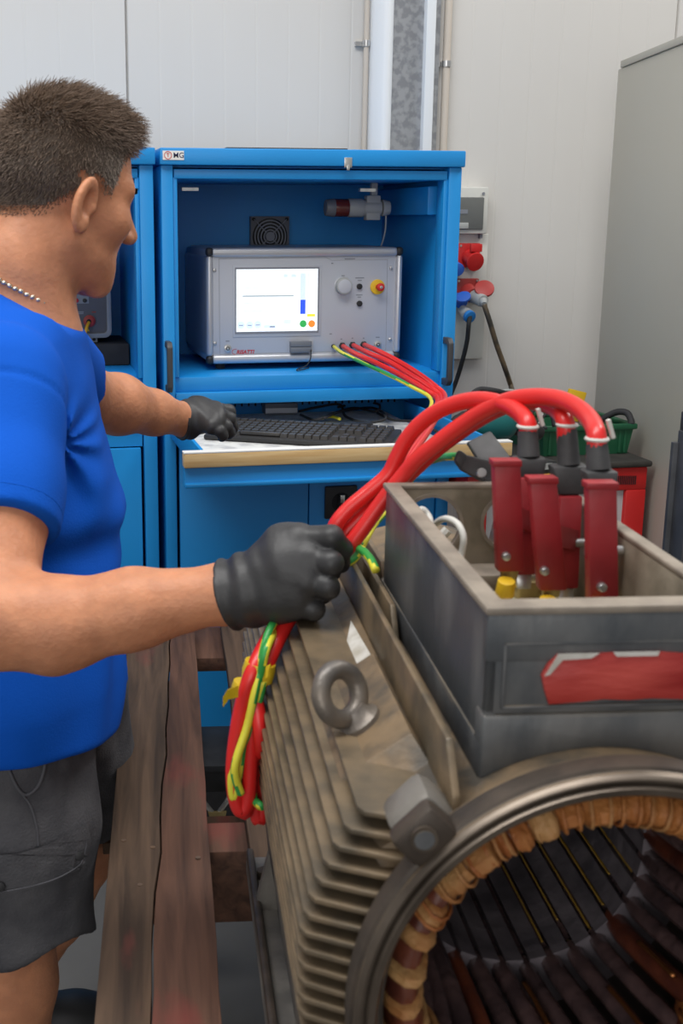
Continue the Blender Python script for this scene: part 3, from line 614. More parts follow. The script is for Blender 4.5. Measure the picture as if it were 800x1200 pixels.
for i, pts in enumerate(([(103.5, 377, .019), (100, 384, .035), (96, 400, .045), (92, 416, .06), (84, 440, .12)], [(79.5, 377, .019), (74, 384, .035), (66, 400, .05), (58, 425, .09), (50, 450, .12)])):
    mb = MB(); mb.tube(crom([FT(a, b, d) for a, b, d in pts]), .0042, n=9); tag(obj('yellow_lead', mb, 'yellow_cable', smooth=True), ('yellow lead hanging from the red socket of the grey tester', 'yellow lead hanging from the blue socket of the grey tester')[i], 'cable')
# ------------------------------------------------------------------ wall outlet panel
def FWL(px, py, d=0.0): p = PY(px, py, YW-d); return p
a, b = FWL(530, 219, .05), FWL(569.5, 274, .05)
op = thing('outlet_panel', 'grey wall outlet panel with breaker window and red sockets beside blue cabinet', 'electrical panel', (a[0], YW, FWL(550, 420)[2]))
x0 = a[0]-.14
mb = MB(); c0 = FWL(564, 420, .02); mb.bb((x0, YW-.03, c0[2]), (c0[0], YW, b[2])); obj('back_plate', mb, 'light_plastic', op, bevel=.003)
mb = MB(); mb.bb((x0, YW-.055, b[2]), (b[0], YW, a[2])); br = obj('breaker_box', mb, 'light_plastic', op, bevel=.004)
w0, w1 = FWL(532, 231, .06), FWL(566, 269, .06); mb = MB(); mb.bb((x0+.02, YW-.060, w1[2]), (w1[0], YW-.05, w0[2])); obj('window', mb, 'smoke_glass', br, bevel=.003, label='smoked breaker window')
w2 = FWL(549, 261, .064); w3 = FWL(546, 268, .064); mb = MB(); mb.bb((x0+.03, YW-.064, w3[2]), (w2[0], YW-.058, w2[2])); obj('window_grip', mb, 'grey_plastic', br, bevel=.001)
w2 = FWL(548, 248, .061); mb = MB(); mb.bb((w2[0]-.05, YW-.0612, w2[2]-.006), (w2[0], YW-.0598, w2[2]+.006)); obj('breaker_strip', mb, 'grey_print', br)
mb = MB(); c0 = FWL(568, 222.5, .055); mb.cyl((c0[0]-.004, YW-.055, c0[2]-.01), (c0[0]-.004, YW-.058, c0[2]-.01), .004, n=10); c1 = FWL(563, 277, .04); mb.box((c1[0], YW-.03, c1[2]), (.008, .03, .012)); obj('screw', mb, 'grey_print', br)
def socket(px0, py0, px1, py1, lid, m):
    a, b = FWL(px0, py0, .04), FWL(px1, py1, .04); mb = MB(); mb.bb((a[0], YW-.042, b[2]), (b[0], YW-.028, a[2])); s = obj('red_socket', mb, m, op, bevel=.003)
    cx_, cz_ = (a[0]+b[0])/2, (a[2]+b[2])/2; mb = MB(); mb.cyl((cx_, YW-.04, cz_-.004), (cx_+.004, YW-.075, cz_-.016), .024, .022, n=24); obj('socket_barrel', mb, m, s, bevel=.002)
    mb = MB()
    if lid: mb.cyl((cx_+.03, YW-.095, cz_+.002), (cx_+.028, YW-.102, cz_+.008), .028, n=24)
    else: mb.cyl((cx_+.004, YW-.075, cz_-.016), (cx_+.005, YW-.082, cz_-.018), .027, n=24); mb.box((cx_+.008, YW-.072, cz_+.022), (.034, .012, .022))
    obj('socket_lid', mb, m, s, bevel=.0015)
    for sx in (-1, 1):
        for sz in (-1, 1): mb = MB(); mb.cyl((cx_+sx*(b[0]-a[0])*.4, YW-.042, cz_+sz*(a[2]-b[2])*.4), (cx_+sx*(b[0]-a[0])*.4, YW-.044, cz_+sz*(a[2]-b[2])*.4), .0035, n=8); obj('screw', mb, 'screw_steel', s)
socket(537, 285, 561.5, 313.5, False, 'red_plastic'); socket(534.5, 326.5, 560, 352, True, 'red_dull')
for px, py in ((534, 312), (538, 350)):
    c0 = FWL(px, py, .06); mb = MB(); mb.cyl((c0[0], YW-.03, c0[2]), (c0[0]+.002, YW-.075, c0[2]-.01), .019, n=20); s = obj('blue_socket', mb, 'blue_plastic', op, bevel=.002)
    if py > 330: mb = MB(); c1 = FWL(543, 349.5, .1); mb.cyl(c1, c1+v3(-.003, -.004, .006), .0215, n=22); obj('socket_lid', mb, 'blue_plastic', s, bevel=.001)
gp = thing('grey_plug', 'round grey plug in the lower red socket with a thick dusty cable', 'plug', FWL(562, 350, .1))
c0 = FWL(555, 347, .07); c1 = FWL(566, 353, .12); mb = MB(); mb.cyl(c0, c1, .021, .018, n=20); obj('plug_body', mb, 'grey_plastic', gp, bevel=.003)
c2 = FWL(567, 357, .135); mb = MB(); mb.cyl(c1, c2, .013, .009, n=16); obj('plug_neck', mb, 'grey_plastic', gp, smooth=40)
mb = MB(); mb.tube(crom([c2, FWL(573, 375, .14), FWL(582, 405, .13), FWL(592, 433, .12), FWL(600, 458, .12), P(604, 480, 3.0)]), .0075, n=10); obj('plug_cable', mb, 'casting', gp, smooth=True, label='thick dusty grey-brown cable')
bp_ = thing('blue_plug', 'blue round plug with a black cable hanging beside the blue cabinet', 'plug', FWL(548, 372, .1))
c0 = FWL(541, 362, .06); c1 = FWL(548.5, 370, .12); mb = MB(); mb.cyl(c0, c1, .014, .019, n=20); obj('plug_body', mb, 'grey_plastic', bp_, bevel=.002); mb = MB(); mb.cyl(c1, c1+v3(.003, -.012, -.004), .018, n=20); obj('plug_ring', mb, 'blue_plug', bp_, bevel=.002)
mb = MB(); mb.tube(crom([c1+v3(.002, -.008, -.003), FWL(549, 380, .15), FWL(547, 400, .14), FWL(541, 425, .12), FWL(533, 450, .1), FWL(520, 480, .1)]), .0065, n=10); obj('plug_cable', mb, 'black_rubber', bp_, smooth=True)

# ------------------------------------------------------------------ tall grey cabinet on the right
ga = math.radians(10.9); E0 = P(722, 110, 3.27); ex, ey = E0[0], E0[1]; gt = P(725.5, 82, 3.27)[2]
gc = thing('steel_cupboard', 'tall pale grey steel cupboard side standing against the panelled wall', 'cupboard', (ex, ey, 0), -ga)
mb = MB(); mb.bb((0, -1.15, 0), (.5, 0, gt)); obj('body', mb, 'cabinet_grey', gc, local=True, bevel=.003)
mb = MB(); mb.bb((-.004, -1.155, gt), (.5, -.03, gt+.018)); obj('top_lid', mb, 'cabinet_grey', gc, local=True, bevel=.002)

# dark steel upright at the right edge
dp = P(786, 600, 1.95); pt = thing('steel_upright', 'dark steel upright post with ragged edge in front of the grey cupboard', 'post', (dp[0], dp[1], 0), -ga)
ztop = P(797, 492, 1.95)[2]
mb = MB(); mb.bb((-.008, -.006, 0), (.06, .006, ztop-.03)); mb.bb((.0, -.06, 0), (.012, .0, ztop-.01)); obj('angle_bar', mb, 'dark_steel', pt, local=True, bevel=.002)
mb = MB(); mb.bb((.003, -.045, ztop-.02), (.05, .004, ztop+.02)); obj('cap', mb, 'black_plastic', pt, local=True, bevel=.003)
mb = MB(); mb.bb((-.04, -.08, 0), (.09, .03, .012)); obj('base_plate', mb, 'dark_steel', pt, local=True)

# ------------------------------------------------------------------ red trolley with green crate
YK = 2.66
k0, k1 = PY(627, 552, YK), PY(759, 553, YK); kz = k0[2]
tr = thing('red_trolley', 'red plastic workshop trolley with white side panel under the green crate', 'trolley', ((k0[0]+k1[0])/2, YK+.25, 0))
X0, X1 = 1.068, k1[0]
zr = PY(757, 574, YK)[2]
mb = MB(); mb.bb((X0, YK, zr), (X1, YK+.5, kz)); obj('top_frame', mb, 'red_plastic', tr, bevel=.006)
for x in (X0, X1-.055):
    for y in (YK, YK+.45): mb = MB(); mb.bb((x, y, .08), (x+.055, y+.05, zr+.002)); obj('corner_post', mb, 'red_plastic', tr, bevel=.005)
mb = MB(); mb.bb((X0+.05, YK+.012, .2), (X1-.05, YK+.03, zr+.002)); obj('side_panel', mb, 'panel_white', tr, label='white side panel')
mb = MB(); mb.bb((X0, YK, .08), (X1, YK+.5, .16)); obj('base_tray', mb, 'red_plastic', tr, bevel=.006)
mb = MB()
for i in range(11): q = PY(722+i*2.2, 563, YK); mb.bb((q[0]-.0012, YK-.002, q[2]-.010), (q[0]+.0012, YK+.004, q[2]+.012))
obj('vent_ribs', mb, 'dark_gap', tr)
for x in (X0+.03, X1-.03):
    for y in (YK+.04, YK+.46): mb = MB(); mb.cyl((x-.012, y, .04), (x+.012, y, .04), .04, n=18); obj('caster', mb, 'black_rubber', tr, bevel=.003)
mb = MB(); mb.bb((X0-.005, YK-.012, kz+.0005), (X1+.006, YK+.5, kz+.016)); tag(obj('rubber_mat', mb, 'mat_black', bevel=.006), 'worn black rubber mat on top of the red trolley', 'mat')
KZ = kz+.0165
# green crate
c_a = PZ(640, 541, KZ); yk = YK+.07
g0, g1 = PY(640, 545, yk), PY(738, 543, yk); gzt = PY(744, 497, yk)[2]
ck = thing('green_crate', 'dark green plastic crate with black strap handle on the red trolley', 'crate', ((g0[0]+g1[0])/2, yk+.12, KZ))
gw = g1[0]-g0[0]; gcx = (g0[0]+g1[0])/2; gh = gzt-KZ
def frus(mb, hw0, hd0, hw1, hd1, z0_, z1_, t):
    cy = yk+.12
    o_ = lambda hw, hd, z: [(gcx-hw, cy-hd, z), (gcx+hw, cy-hd, z), (gcx+hw, cy+hd, z), (gcx-hw, cy+hd, z)]
    vs = o_(hw0, hd0, z0_)+o_(hw1, hd1, z1_)+o_(hw1-t, hd1-t, z1_)+o_(hw0-t, hd0-t, z0_+t)
    fs = [(3, 2, 1, 0), (12, 13, 14, 15)]
    for i in range(4):
        j = (i+1) % 4; fs += [(i, j, 4+j, 4+i), (4+i, 4+j, 8+j, 8+i), (8+i, 8+j, 12+j, 12+i)]
    mb.add(vs, fs)
mb = MB(); frus(mb, gw/2, .10, gw/2+.008, .108, KZ, gzt-.014, .004); obj('crate_body', mb, 'crate_green', ck)
mb = MB(); frus(mb, gw/2+.014, .114, gw/2+.015, .115, gzt-.016, gzt, .012); mb.f = [f for f in mb.f if True]; 
mb = MB(); o2 = [(-gw/2-.016, -.116), (gw/2+.016, -.116), (gw/2+.016, .116), (-gw/2-.016, .116)]; i2 = [(-gw/2-.003, -.103), (gw/2+.003, -.103), (gw/2+.003, .103), (-gw/2-.003, .103)]
mb.prism([o2, i2], (gcx, yk+.12, gzt-.014), EX, (0, 1, 0), (0, 0, .014)); obj('crate_rim', mb, 'crate_green', ck, bevel=.003)
for x in (gcx+gw/2-.012, gcx+gw/2-.026, gcx-gw/2+.012): mb = MB(); mb.bb((x-.003, yk+.012, KZ+.005), (x+.003, yk+.020, gzt-.014)); obj('rib', mb, 'crate_green', ck)
mb = MB(); mb.tube(crom([PY(694, 503, yk+.10), PY(706, 491, yk+.08), PY(722, 483, yk+.06), PY(734, 484, yk+.04), PY(739, 492, yk+.02), PY(739.5, 498, yk+.01)]), .0085, n=9); obj('strap_handle', mb, 'black_rubber', ck, smooth=True, label='black strap handle')
# back of the crate: raised lid
mb = MB(); q0, q1 = PY(664, 470, yk+.22), PY(742, 503, yk+.22); mb.add([(gcx-gw/2, yk+.232, gzt-.01), (gcx+gw/2, yk+.232, gzt-.01), (gcx+gw/2, yk+.24, gzt-.008), (gcx-gw/2, yk+.24, gzt-.008), (gcx-gw/2, yk+.25, gzt+.05), (gcx-gw/2+.02, yk+.25, gzt+.052), (gcx+gw/2, yk+.25, gzt+.002), (gcx-gw/2, yk+.258, gzt+.05), (gcx-gw/2+.02, yk+.258, gzt+.052), (gcx+gw/2, yk+.258, gzt+.002)], [(0, 1, 6, 5, 4), (3, 7, 8, 9, 2), (0, 4, 7, 3), (4, 5, 8, 7), (5, 6, 9, 8), (6, 1, 2, 9), (0, 3, 2, 1)]); obj('open_lid', mb, 'crate_green', ck)
# teal grinder
g = PZ(590, 525, KZ); tl = thing('power_tool', 'teal green hand power tool lying on the trolley behind the cables', 'power tool', (g[0], g[1], KZ), .05)
def R3(px, py): q = P(px, py, 2.78); return q
a_, b_ = P(557, 497, 2.70), P(598, 496, 2.74)
mb = MB(); mb.lathe([(0, -.01), (.02, -.008), (.033, .004), (.037, .03), (.037, .07), (.034, .09), (.022, .102), (0, .104)], a_, b_-a_, n=24); obj('tool_body', mb, 'teal', tl, smooth=50)
mb = MB(); mb.cyl(b_+v3(.012, 0, -.005), b_+v3(.08, .01, -.028), .022, .016, n=18); obj('tool_head', mb, 'black_plastic', tl, bevel=.003)
mb = MB(); mb.cyl((a_+b_)/2+v3(0, 0, -.03), v3(*((a_+b_)/2)[:2], KZ), .02, .026, n=16); obj('tool_grip', mb, 'black_plastic', tl, bevel=.003)
# yellow and black battery block, yellow tag
g = P(626, 522, 2.72); bb_ = thing('battery_pack', 'black battery pack with yellow edge beside the green crate', 'battery', (g[0], g[1], KZ), .2)
mb = MB(); mb.box((0, 0, .022), (.09, .06, .044)); obj('shell', mb, 'black_plastic', bb_, local=True, bevel=.004)
mb = MB(); mb.box((0, -.031, .012), (.07, .004, .010)); obj('yellow_strip', mb, 'yellow_plastic', bb_, local=True); mb = MB(); mb.box((.012, -.031, .034), (.03, .004, .014)); obj('grey_label', mb, 'grey_plastic', bb_, local=True)
g = PY(672, 466, yk+.2); mb = MB(); mb.box((g[0], g[1], g[2]-.02), (.05, .012, .08), R=roty(.25)); t = obj('yellow_level', mb, ['yellow_plastic'], bevel=.002); tag(t, 'yellow and black tool end sticking out of the green crate', 'tool')
# roll of brown tape, black tangle
g = P(546, 478, 2.86); rl = thing('cable_roll', 'roll of brown wrapped cable on the trolley right behind cabinet edge', 'roll', (g[0], g[1], KZ))
for k in range(4): mb = MB(); c0 = v3(g[0], g[1], KZ+.036); mb.tube([c0+v3((.055-.006*k)*math.cos(t), .02*k-.03, (.034-.004*k)+(.055-.006*k)*math.sin(t)+.0) for t in np.linspace(0, 2*math.pi, 20, endpoint=False)], .014, n=8, closed=True); obj('winding', mb, 'brown_tape' if k % 2 else 'black_rubber', rl, smooth=True)
for i, pts in enumerate([[(552, 500, 2.85), (550, 470, 2.85), (560, 457, 2.85), (580, 458, 2.85), (600, 463, 2.88), (640, 470, 2.9), (650, 500, 2.9)], [(575, 480, 2.9), (582, 462, 2.9), (600, 458, 2.92), (625, 470, 2.92), (635, 490, 2.88), (618, 505, 2.86)], [(612, 512, 2.8), (628, 495, 2.8), (640, 484, 2.84), (628, 478, 2.86), (622, 492, 2.85), (640, 502, 2.8)]]):
    mb = MB(); mb.tube(crom([P(*q) for q in pts], 6), (.0065, .004, .0035)[i], n=8); tag(obj('black_cable', mb, ('black_rubber', 'grey_plastic', 'black_rubber')[i], smooth=True), ('thick black cable looping up behind the red cables', 'thin grey cable arching over the trolley', 'thin black cable coiled beside the green crate')[i], 'cable', 'cables on the trolley')

# ------------------------------------------------------------------ pallet and its steel trestles
ZD = .71
W0 = MO[2]
pl = thing('wooden_pallet', 'worn wooden pallet of brown red-stained planks carrying the electric motor', 'pallet', (MO[0], MO[1], ZD-.135), -TM)
TXp = ZD-.135
def lp(u, v, z): return (u, v, z-TXp)
def plank(nm, u0, u1, v0, v1, z0_, z1_, m, split=None):
    mb = MB()
    rng = random.Random(int(u0*1000)+int(v0*777)); n = 12
    ev = [v0+(v1-v0)*i/n for i in range(n+1)]
    if v1-v0 > .3:
        lft = [u0+rng.uniform(-.0018, .0018) for _ in ev]; rgt = [u1+rng.uniform(-.0018, .0018) for _ in ev]
        vs = []; 
        for i, y in enumerate(ev): vs += [lp(lft[i], y, z0_), lp(rgt[i], y, z0_), lp(rgt[i], y, z1_), lp(lft[i], y, z1_)]
        fs = [(3, 2, 1, 0), (4*n, 4*n+1, 4*n+2, 4*n+3)]
        for i in range(n):
            for k in range(4): fs.append((4*i+k, 4*i+(k+1) % 4, 4*i+4+(k+1) % 4, 4*i+4+k))
        mb.add(vs, fs)
    else: mb.bb(lp(u0, v0, z0_), lp(u1, v1, z1_))
    return obj(nm, mb, m, pl, local=True, bevel=.0018)
# the left plank is split along the grain: two halves either side of a crack
n = 16; vv = np.linspace(.05, 1.60, n+1); rng = random.Random(3)
crack = [-.300+.022*(v-1.0)+rng.uniform(-.003, .003) for v in vv]
for side in (0, 1):
    mb = MB(); vs = []; fs = [(3, 2, 1, 0), (4*n, 4*n+1, 4*n+2, 4*n+3)]
    for i, v in enumerate(vv):
        g_ = .0011 if v > .42 else .0003
        a_, b_ = (-.370, crack[i]-g_) if side == 0 else (crack[i]+g_, -.241+rng.uniform(-.001, .001))
        zt_ = ZD-(.0 if side == 0 else .0015)
        vs += [lp(a_, v, ZD-.024), lp(b_, v, ZD-.024), lp(b_, v, zt_), lp(a_, v, zt_)]
    for i in range(n):
        for k in range(4): fs.append((4*i+k, 4*i+(k+1) % 4, 4*i+4+(k+1) % 4, 4*i+4+k))
    mb.add(vs, fs); obj('plank', mb, 'old_wood' if side == 0 else 'red_wood', pl, local=True, bevel=.0012)
for px, py in ((145, 985), (179, 993), (164, 1037), (232, 1005)):
    q = MB_@(PZ(px, py, ZD)-MO); mb = MB(); mb.cyl(lp(q[0], q[1], ZD-.004), lp(q[0], q[1], ZD+.0006), .0035, n=10); obj('nail', mb, 'brown_tape', pl, local=True)
for u0, u1 in ((-.188, -.058), (-.008, .122), (.17, .30), (.35, .48)): plank('plank', u0, u1, .05, 1.68, ZD-.024, ZD, 'old_wood')
plank('cross_board', -.40, .48, 1.49, 1.67, ZD-.052, ZD-.0245, 'red_wood')
plank('cross_beam', -.36, .48, .765, .845, ZD-.130, ZD-.0245, 'red_wood'); plank('cross_beam', -.36, .48, .15, .23, ZD-.130, ZD-.0245, 'red_wood')
plank('bottom_board', -.40, .48, 1.06, 1.14, ZD-.190, ZD-.1702, 'old_wood')
for u in (-.306, .40):
    for v0, v1 in ((1.065, 1.135), (1.30, 1.38)): plank('block', u-.045, u+.045, v0, v1, ZD-.170 if v0 < 1.2 else ZD-.135, ZD-.0245, 'old_wood')
for vc, lab in ((1.34, 'dark steel trestle with hanging latch under far end of the wooden pallet'), (.19, 'dark steel trestle under near end of the wooden pallet, below the motor')):
    ts = thing('steel_trestle', lab, 'trestle', MW(0, vc, -MO[2]), -TM)
    H = ZD-.1355 if vc > 1 else ZD-.1305
    mb = MB(); mb.bb((-.36, -.085, H-.012), (.44, .085, H)); mb.bb((-.36, -.085, H-.05), (.44, -.078, H-.012)); mb.bb((-.36, .078, H-.05), (.44, .085, H-.012)); obj('top_channel', mb, 'dark_steel', ts, local=True, bevel=.002)
    for u in (-.30, .38):
        for s in (-1, 1): mb = MB(); mb.hexa([(u-.02, s*.14-.02, 0), (u+.02, s*.14-.02, 0), (u+.02, s*.14+.02, 0), (u-.02, s*.14+.02, 0), (u-.02, s*.05-.02, H-.012), (u+.02, s*.05-.02, H-.012), (u+.02, s*.05+.02, H-.012), (u-.02, s*.05+.02, H-.012)]); obj('leg', mb, 'dark_steel', ts, local=True, bevel=.002)
    if vc > 1:
        q = MB_@(PZ(251, 915, H-.045)-MO); u = q[0]; y = -.09
        mb = MB()
        for s in (-1, 1): mb.tube([(u+s*.026, y, H-.052), (u+s*.02, y-.008, H-.062), (u+s*.003, y-.01, H-.085)], .0045, n=8)
        obj('latch_bail', mb, 'bright_steel', ts, local=True, smooth=40, label='bright steel latch')
        mb = MB(); mb.prism([(-.016, 0), (-.010, -.024), (.0, -.030), (.013, -.014), (.016, 0)], (u+.003, y-.016, H-.078), EX, EZ, (0, .006, 0)); obj('latch_plate', mb, 'brass', ts, local=True)
# ------------------------------------------------------------------ the electric motor
HS = MO[2]-ZD
mo = thing('electric_motor', 'large dusty grey electric motor with open bore and terminal box on the pallet', 'motor', (MO[0], MO[1], ZD), -TM)
def l(u, v, w): return v3(u, v, w+HS)
def mob(nm, mb, m, par=None, **k): return obj(nm, mb, m, par or mo, local=True, **k)
AX = (0, 1, 0); O0 = l(0, 0, 0); XD = (1, 0, 0)
VE = .70
mb = MB(); mb.lathe([(.172, 0), (.172, .026), (.162, .034), (.162, VE-.02), (.13, VE), (.0, VE), (.0, VE-.02), (.153, VE-.03), (.153, .012), (.158, .010), (.158, 0)], O0, AX, n=96, closed=True, x=XD); hs = mob('housing', mb, 'casting', smooth=35)
mb = MB(); mb.lathe([(.1525, .014), (.1525, VE-.04), (.1505, VE-.04), (.1505, .014)], O0, AX, n=64, closed=True, x=XD); mob('bore_shade_liner', mb, 'dark_iron', smooth=35)  # dark liner added so the bore interior reads as shaded
mb = MB(); mb.lathe([(.1710, .002), (.1745, .004), (.1755, .012), (.1750, .02), (.1710, .022)], O0, AX, n=96, x=XD, closed=True); mob('outer_rim', mb, 'dark_iron', smooth=45)
mb = MB(); mb.lathe([(.1570, .006), (.1570, -.002), (.1592, -.0052), (.1635, -.0060), (.1650, -.0035), (.1657, -.0008), (.1668, -.0008), (.1675, -.004), (.1692, -.0045), (.1715, -.002), (.1725, .004)], O0, AX, n=96, x=XD, closed=True); mob('machined_rim', mb, 'machined', smooth=40, label='bright machined rim')
# stator core with slots
NS = 32; V0, V1 = .21, .50
mb = MB(); mb.lathe([(.122, V0+.002), (.151, V0+.002), (.151, V1), (.122, V1)], O0, AX, n=NS*2, closed=True, x=XD)
for k in range(NS):
    a = 2*math.pi*k/NS; hw = math.pi/NS*.72
    pts = []
    for v in (V0, V1):
        for r, s in ((.103, -1), (.103, 1), (.124, 1), (.124, -1)): aa = a+s*hw*(1 if r < .115 else .8); pts.append(l(r*math.cos(aa), v, r*math.sin(aa)))
    mb.hexa(pts)
core = mob('stator_core', mb, 'core_dark')
lm = None
for k in range(NS):
    a = 2*math.pi*(k+.5)/NS; hw = math.pi/NS*.16; mb = MB(); pts = []
    for v in (V0-.008, V1): 
        for r, s in ((.107, -1), (.107, 1), (.122, 1), (.122, -1)): aa = a+s*hw*1.25; pts.append(l(r*math.cos(aa), v, r*math.sin(aa)))
    mb.hexa(pts); mob('slot_wedge', mb, 'varnish_dark', core)
for k in (17, 25, 26, 27, 28, 29, 30):
    a = 2*math.pi*(k+.5)/NS; hw = .0055; mb = MB(); pts = []
    for v in (V0+.004+.02*(k % 3), V1-.02):
        for r, s in ((.1052, -1), (.1052, 1), (.108, 1), (.108, -1)): aa = a+s*hw; pts.append(l(r*math.cos(aa), v, r*math.sin(aa)))
    mb.hexa(pts); mob('slot_liner', mb, 'liner_yellow', core, label='yellow slot liner strip')
# end windings
def tor(mb, rc_, vc, sr, sv, a0, a1, na, bulge=0.0, n=14, closed=False, jit=0.0, rng=random):
    rings = []; 
    for i in range(na+(0 if closed else 1)):
        t = i/na; a = a0+(a1-a0)*t; f_ = 1+bulge*math.sin(math.pi*t)**.6; j = 1+rng.uniform(-jit, jit)
        rings.append([l((rc_+sr*f_*j*math.cos(b))*math.cos(a), vc+sv*f_*j*math.sin(b), (rc_+sr*f_*j*math.cos(b))*math.sin(a)) for b in [2*math.pi*q/n for q in range(n)]])
    N = len(rings); vs = [p for r in rings for p in r]; fs = []
    for i in range(N if closed else N-1):
        j = (i+1) % N; fs += [(i*n+q, i*n+(q+1) % n, j*n+(q+1) % n, j*n+q) for q in range(n)]
    if not closed: fs += [tuple(range(n-1, -1, -1)), tuple((N-1)*n+q for q in range(n))]
    mb.add(vs, fs)
mb = MB(); tor(mb, .1325, .070, .0155, .047, 0, 2*math.pi, 96, closed=True, jit=.03); ew = mob('end_winding', mb, 'coil_red', smooth=True, label='dark red varnished end winding')
rng = random.Random(11); a = -40.0; i = 0
while a < 262:
    if a < 150: w = rng.uniform(5.0, 11.5); gap = rng.choice([.2, .4, 1.2, 3.5])
    else: w = rng.uniform(3.4, 5.2); gap = rng.uniform(6, 10)
    mb = MB(); tor(mb, .1325, .069, .0165, .049, math.radians(a), math.radians(a+w), 7, bulge=rng.uniform(.02, .20), jit=.04, rng=rng)
    wr = mob('tape_wrap', mb, rng.choice(['coil_tan', 'coil_orange', 'coil_orange']) if a < 150 else 'coil_tan', ew, smooth=50)
    if a < 150:
        am = math.radians(a+w*.5)
        for s in (-.3, .3):
            mb = MB(); aa = am+s*math.radians(w); mb.tube([l((.1325+.0184*math.cos(b))*math.cos(aa+.012*math.sin(b*3)), .069+.0538*math.sin(b), (.1325+.0184*math.cos(b))*math.sin(aa+.012*math.sin(b*3))) for b in np.linspace(2.6, 6.9, 14)], .0014, n=5)
            mob('lacing_cord', mb, 'coil_tan' if i % 2 else 'coil_orange', ew, smooth=True)
    a += w+gap; i += 1
for k in range(NS):
    a = 2*math.pi*(k+.5)/NS; mb = MB(); rr_ = .0082+.0012*math.sin(k*2.3)
    pts = [(.1125, V0+.012, 0), (.1112, V0-.012, .0), (.1130, V0-.040, .03), (.117, V0-.075, .075), (.123, V0-.105, .12), (.130, V0-.135, .15)]
    mb.tube(crom([l(r*math.cos(a+d), v, r*math.sin(a+d)) for r, v, d in pts], 4), rr_, n=8); mob('coil_leg', mb, 'varnish_dark' if k % 7 else 'coil_red', ew, smooth=True)
for k, (r, v) in ((23, (.103, V0-.03)), (26, (.106, V0-.06)), (28, (.104, V0-.045))):
    a = 2*math.pi*(k+.95)/NS; mb = MB(); mb.tube(crom([l(r*math.cos(a), v, r*math.sin(a)), l((r+.002)*math.cos(a+.03), v-.02, (r+.002)*math.sin(a+.03)), l((r+.006)*math.cos(a+.06), v-.05, (r+.006)*math.sin(a+.06))], 4), .0022, n=6); mob('bare_wire', mb, 'copper_metal', ew, smooth=True, label='bare copper wire')
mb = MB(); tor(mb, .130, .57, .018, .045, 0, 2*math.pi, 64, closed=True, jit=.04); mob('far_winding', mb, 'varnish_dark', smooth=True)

# side fins
fp_ = {}
for s in (-1, 1):
    for k in range(18):
        w = .1225-k*.0128
        tip = min(.2025, math.sqrt(.2045**2-w*w))
        base = math.sqrt(max(.0001, .159**2-w*w))-.006
        poly = [(base, .027), (base+.006, .027), (tip-.004, .050), (tip, .058), (tip, VE-.03), (base, VE-.03)]
        mb = MB(); mb.prism([(s*a_, b_) for a_, b_ in poly], l(0, 0, w-.0022), EX, (0, 1, 0), (0, 0, .0044)); mob('cooling_fin', mb, 'fin_metal', bevel=.0012)
# upper fins left of the terminal box
for u, top, v0, v1 in ((-.1025, .172, .030, .66), (-.0880, .172, .315, .67), (-.074, .175, .445, .68), (.1025, .172, .03, .66), (.088, .172, .3, .67)):
    basew = math.sqrt(.159**2-u*u)-.006
    poly = [(v0, basew), (v0+.004, top-.03), (v0+.028, top), (v1-.02, top), (v1, top-.035), (v1, basew)]
    mb = MB(); mb.prism(poly, l(u-.0028, 0, 0), (0, 1, 0), EZ, (.0056, 0, 0)); mob('cooling_fin', mb, 'fin_metal', bevel=.0014)
# sloping pad with lifting eye
A_ = v3(-.1585, 0, .100); B2 = v3(-.1065, 0, .135); tv = B2-A_; tl_ = np.linalg.norm(tv); tn = tv/tl_; nn = v3(-tn[2], 0, tn[0])
poly = [(.040, -.04), (.046, -.006), (.062, -.004), (.106, -.004), (.124, .014), (.290, .014), (.305, 0), (.60, 0), (.60, -.04)]
mb = MB(); mb.prism(poly, l(*A_), (0, 1, 0), nn, tv); pad = mob('lifting_pad', mb, 'casting', bevel=.003)
mb = MB(); mb.prism([(.064, -.0035), (.104, -.0035), (.120, .011)], l(*(A_+tn*.004)), (0, 1, 0), nn, tn*.003); mob('gusset', mb, 'casting', pad)
# eye bolt
E0_ = l(*(A_+tn*.030+v3(0, .185, 0)+nn*.014)); rc0 = E0_+nn*.029
pn = v3(.25, -.80, .0)+tn*.45; pn -= nn*(pn@nn); pn /= np.linalg.norm(pn); side = np.cross(nn, pn)
mb = MB(); mb.lathe([(0, 0), (.018, 0), (.018, .004), (.013, .008), (.0105, .014), (0, .015)], E0_, nn, n=24); eb = mob('lifting_eye', mb, 'eye_steel', smooth=40, label='forged steel lifting eye')
mb = MB(); mb.tube([rc0+.0190*(math.cos(t)*nn+math.sin(t)*side) for t in np.linspace(0, 2*math.pi, 36, endpoint=False)], .0076, n=14, closed=True); mob('eye_ring', mb, 'eye_steel', eb, smooth=True)
# sticker on pad
def onpad(px, py):
    r = MB_@ray(px, py); c = MB_@(CAM-MO); n_ = nn; t = ((A_+nn*.0006)-c)@n_/(r@n_); return c+r*t
q = [onpad(*p) for p in ((411, 727), (437, 772), (431, 797), (405, 757))]
mb = MB(); mb.add([l(*p) for p in q]+[l(*(p-nn*.001)) for p in q], [(0, 1, 2, 3), (7, 6, 5, 4)]+[(i, (i+1) % 4, 4+(i+1) % 4, 4+i) for i in range(4)]); mob('worn_label', mb, 'scuffed_white', pad, label='scuffed white label')
